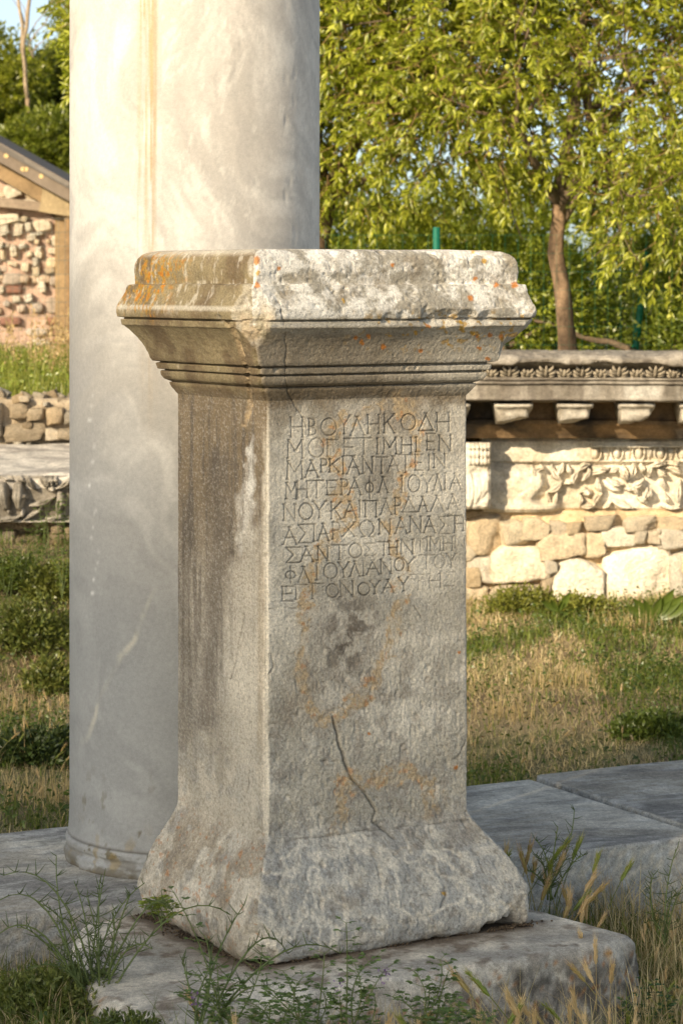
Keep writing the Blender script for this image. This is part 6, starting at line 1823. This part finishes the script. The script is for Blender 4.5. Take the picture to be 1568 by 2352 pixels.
# weeds growing from the left wall and on the slope below the carved block
for k, (x, y, Y, h) in enumerate(((110, 1265, 11.4, 120), (150, 1240, 11.5, 110), (60, 1300, 11.2, 60), (20, 1330, 11.1, 70), (135, 1330, 11.0, 80), (90, 1250, 11.5, 60))):
    trefoil(['slender green weed climbing before the carved leaf scroll, left of the column', 'green weed beside the column in front of the left wall', 'leafy weed below the carved block near the left border', 'bushy weed at the left border under the carved block', 'dense green weed at the column side below the left wall', 'small sprig before the middle of the carved scroll'][k],
            (x, y + 40), Y, [(x + dx, y - h + abs(dx) * 1.2) for dx in (-22, -8, 6, 20)], 1030 + k, None, (.09, .13, .02))
def low_bush(label, c, Y, rx, ry, n, seed, col0=(.04, .065, .012), col1=(.13, .16, .03), s=.028, nm='weed_clump'):
    rng = np.random.RandomState(seed); cc_ = P3(c[0], c[1], Y); k = Y / FPX
    root = empty(nm, (cc_[0], Y, float(ground_z(np.array([cc_[0]]), np.array([Y]))[0])))
    d = rng.normal(size=(n, 3)); d /= np.linalg.norm(d, axis=1, keepdims=True); d[:, 2] = np.abs(d[:, 2])
    P = np.array(root.location) + d * [rx * k, rx * k * .7, ry * k] * rng.uniform(.3, 1.05, (n, 1))
    mb = MB(); sprigs(mb, None, rng, P, d, 5, s, s * .45, col0, col1, .1, s * 1.6, True, up=.5)
    loc(tag(mb.build('foliage', M_GRASS, root, False), kind='stuff')); sb = MB()
    for i in range(14): limb(sb, root.location, P[i], .003, .0012, rng, .06, 5, 4, (.14, .15, .05))
    loc(sb.build('stem', M_GRASS, root)); tag(root, label, 'weed')
low_bush('dark green weed clump on the slope below the left carved block', (70, 1330), 10.9, 110, 110, 900, 1041, (.07, .10, .018), (.22, .23, .05))
low_bush('spreading green weed against the left side of the column, mid height', (120, 1400), 10.4, 60, 70, 420, 1042, (.08, .11, .02), (.24, .24, .055))
low_bush('tangle of weeds on the stony slope under the carved block at the left border', (25, 1280), 11.3, 90, 60, 700, 1051, (.07, .10, .015), (.2, .23, .04))
low_bush('yellowing weed tangle on the stony slope beside the column', (130, 1300), 11.2, 70, 75, 600, 1052, (.09, .11, .02), (.24, .25, .05))
low_bush('dark mat of clover left of the column above the paving', (90, 1700), 8.9, 120, 60, 900, 1043, (.035, .055, .016), (.09, .12, .03))
low_bush('green weed mat right of the pedestal at the edge of the paving', (1130, 1780), 7.95, 70, 52, 800, 1044, (.04, .07, .012), (.11, .15, .03), .022)
low_bush('green clump in the grass at the right border, above the dark paving slab', (1500, 1590), 9.4, 90, 40, 800, 1045, (.08, .12, .018), (.18, .22, .04))
low_bush('yellow green weeds along the foot of the right wall', (1200, 1400), 12.6, 80, 50, 500, 1046, (.12, .14, .02), (.26, .26, .05))
low_bush('green weeds at the foot of the right wall, middle', (1340, 1420), 12.5, 80, 36, 420, 1047, (.12, .14, .02), (.27, .27, .05))
low_bush('grey green creeping plant in the joint of the paving slabs', (1245, 1790), 7.25, 46, 16, 260, 1048, (.13, .155, .075), (.24, .27, .15), .014)
low_bush('small creeping plant further along the paving joint', (1330, 1830), 7.05, 34, 10, 130, 1049, (.20, .19, .09), (.34, .32, .17), .012)
low_bush('low green weed clump against the rough left end of the stone block', (285, 2330), 5.02, 95, 95, 1100, 1053, (.06, .09, .02), (.17, .20, .05), .016)
low_bush('sparse green weeds at the bottom edge below the pedestal corner', (640, 2400), 4.75, 210, 40, 700, 1054, (.06, .09, .025), (.16, .19, .06), .012)
low_bush('tangle of green weeds at the bottom left corner below the wiry weed', (110, 2330), 5.35, 200, 85, 2000, 1050, (.09, .12, .025), (.24, .26, .07), .017)
def broad(label, c, Y, tips, seed):
    rng = np.random.RandomState(seed); b = P3(c[0], c[1], Y); root = empty('broadleaf_plant', tuple(b))
    for (x, y) in tips:
        q = P3(x, y, Y - .03); mb = MB(); n = 9; t = np.linspace(0, 1, n)
        ax = q - b; L = np.linalg.norm(ax); e = ax / L; s = np.cross(e, [0, 1, 0]); s /= np.linalg.norm(s)
        w = np.array([.12, .5, .9, 1.15, 1.2, 1.05, .8, .45, .05]) * L * .12
        pt = b + ax * t[:, None] + np.array([0, -.3, 0]) * L * (t ** 2)[:, None] * .5
        G = np.stack([pt - s * w[:, None] + [0, -.01, 0], pt, pt + s * w[:, None] + [0, -.01, 0]], 1)
        mb.add(G.reshape(-1, 3), [grid_faces(n, 3)], (.12, .17, .03)); loc(mb.build('leaf', M_LEAF, root))
    tag(root, label, 'plant')
broad('broad pointed leaf plant at the foot of the right wall', (1282, 1405), 12.3, [(1308, 1357), (1262, 1375), (1240, 1378), (1290, 1380)], 1061)
broad('broadleaf plant at the foot of the right wall near the border', (1500, 1425), 12.2, [(1450, 1372), (1475, 1375), (1545, 1350), (1568, 1365), (1515, 1368), (1430, 1390), (1590, 1380)], 1062)
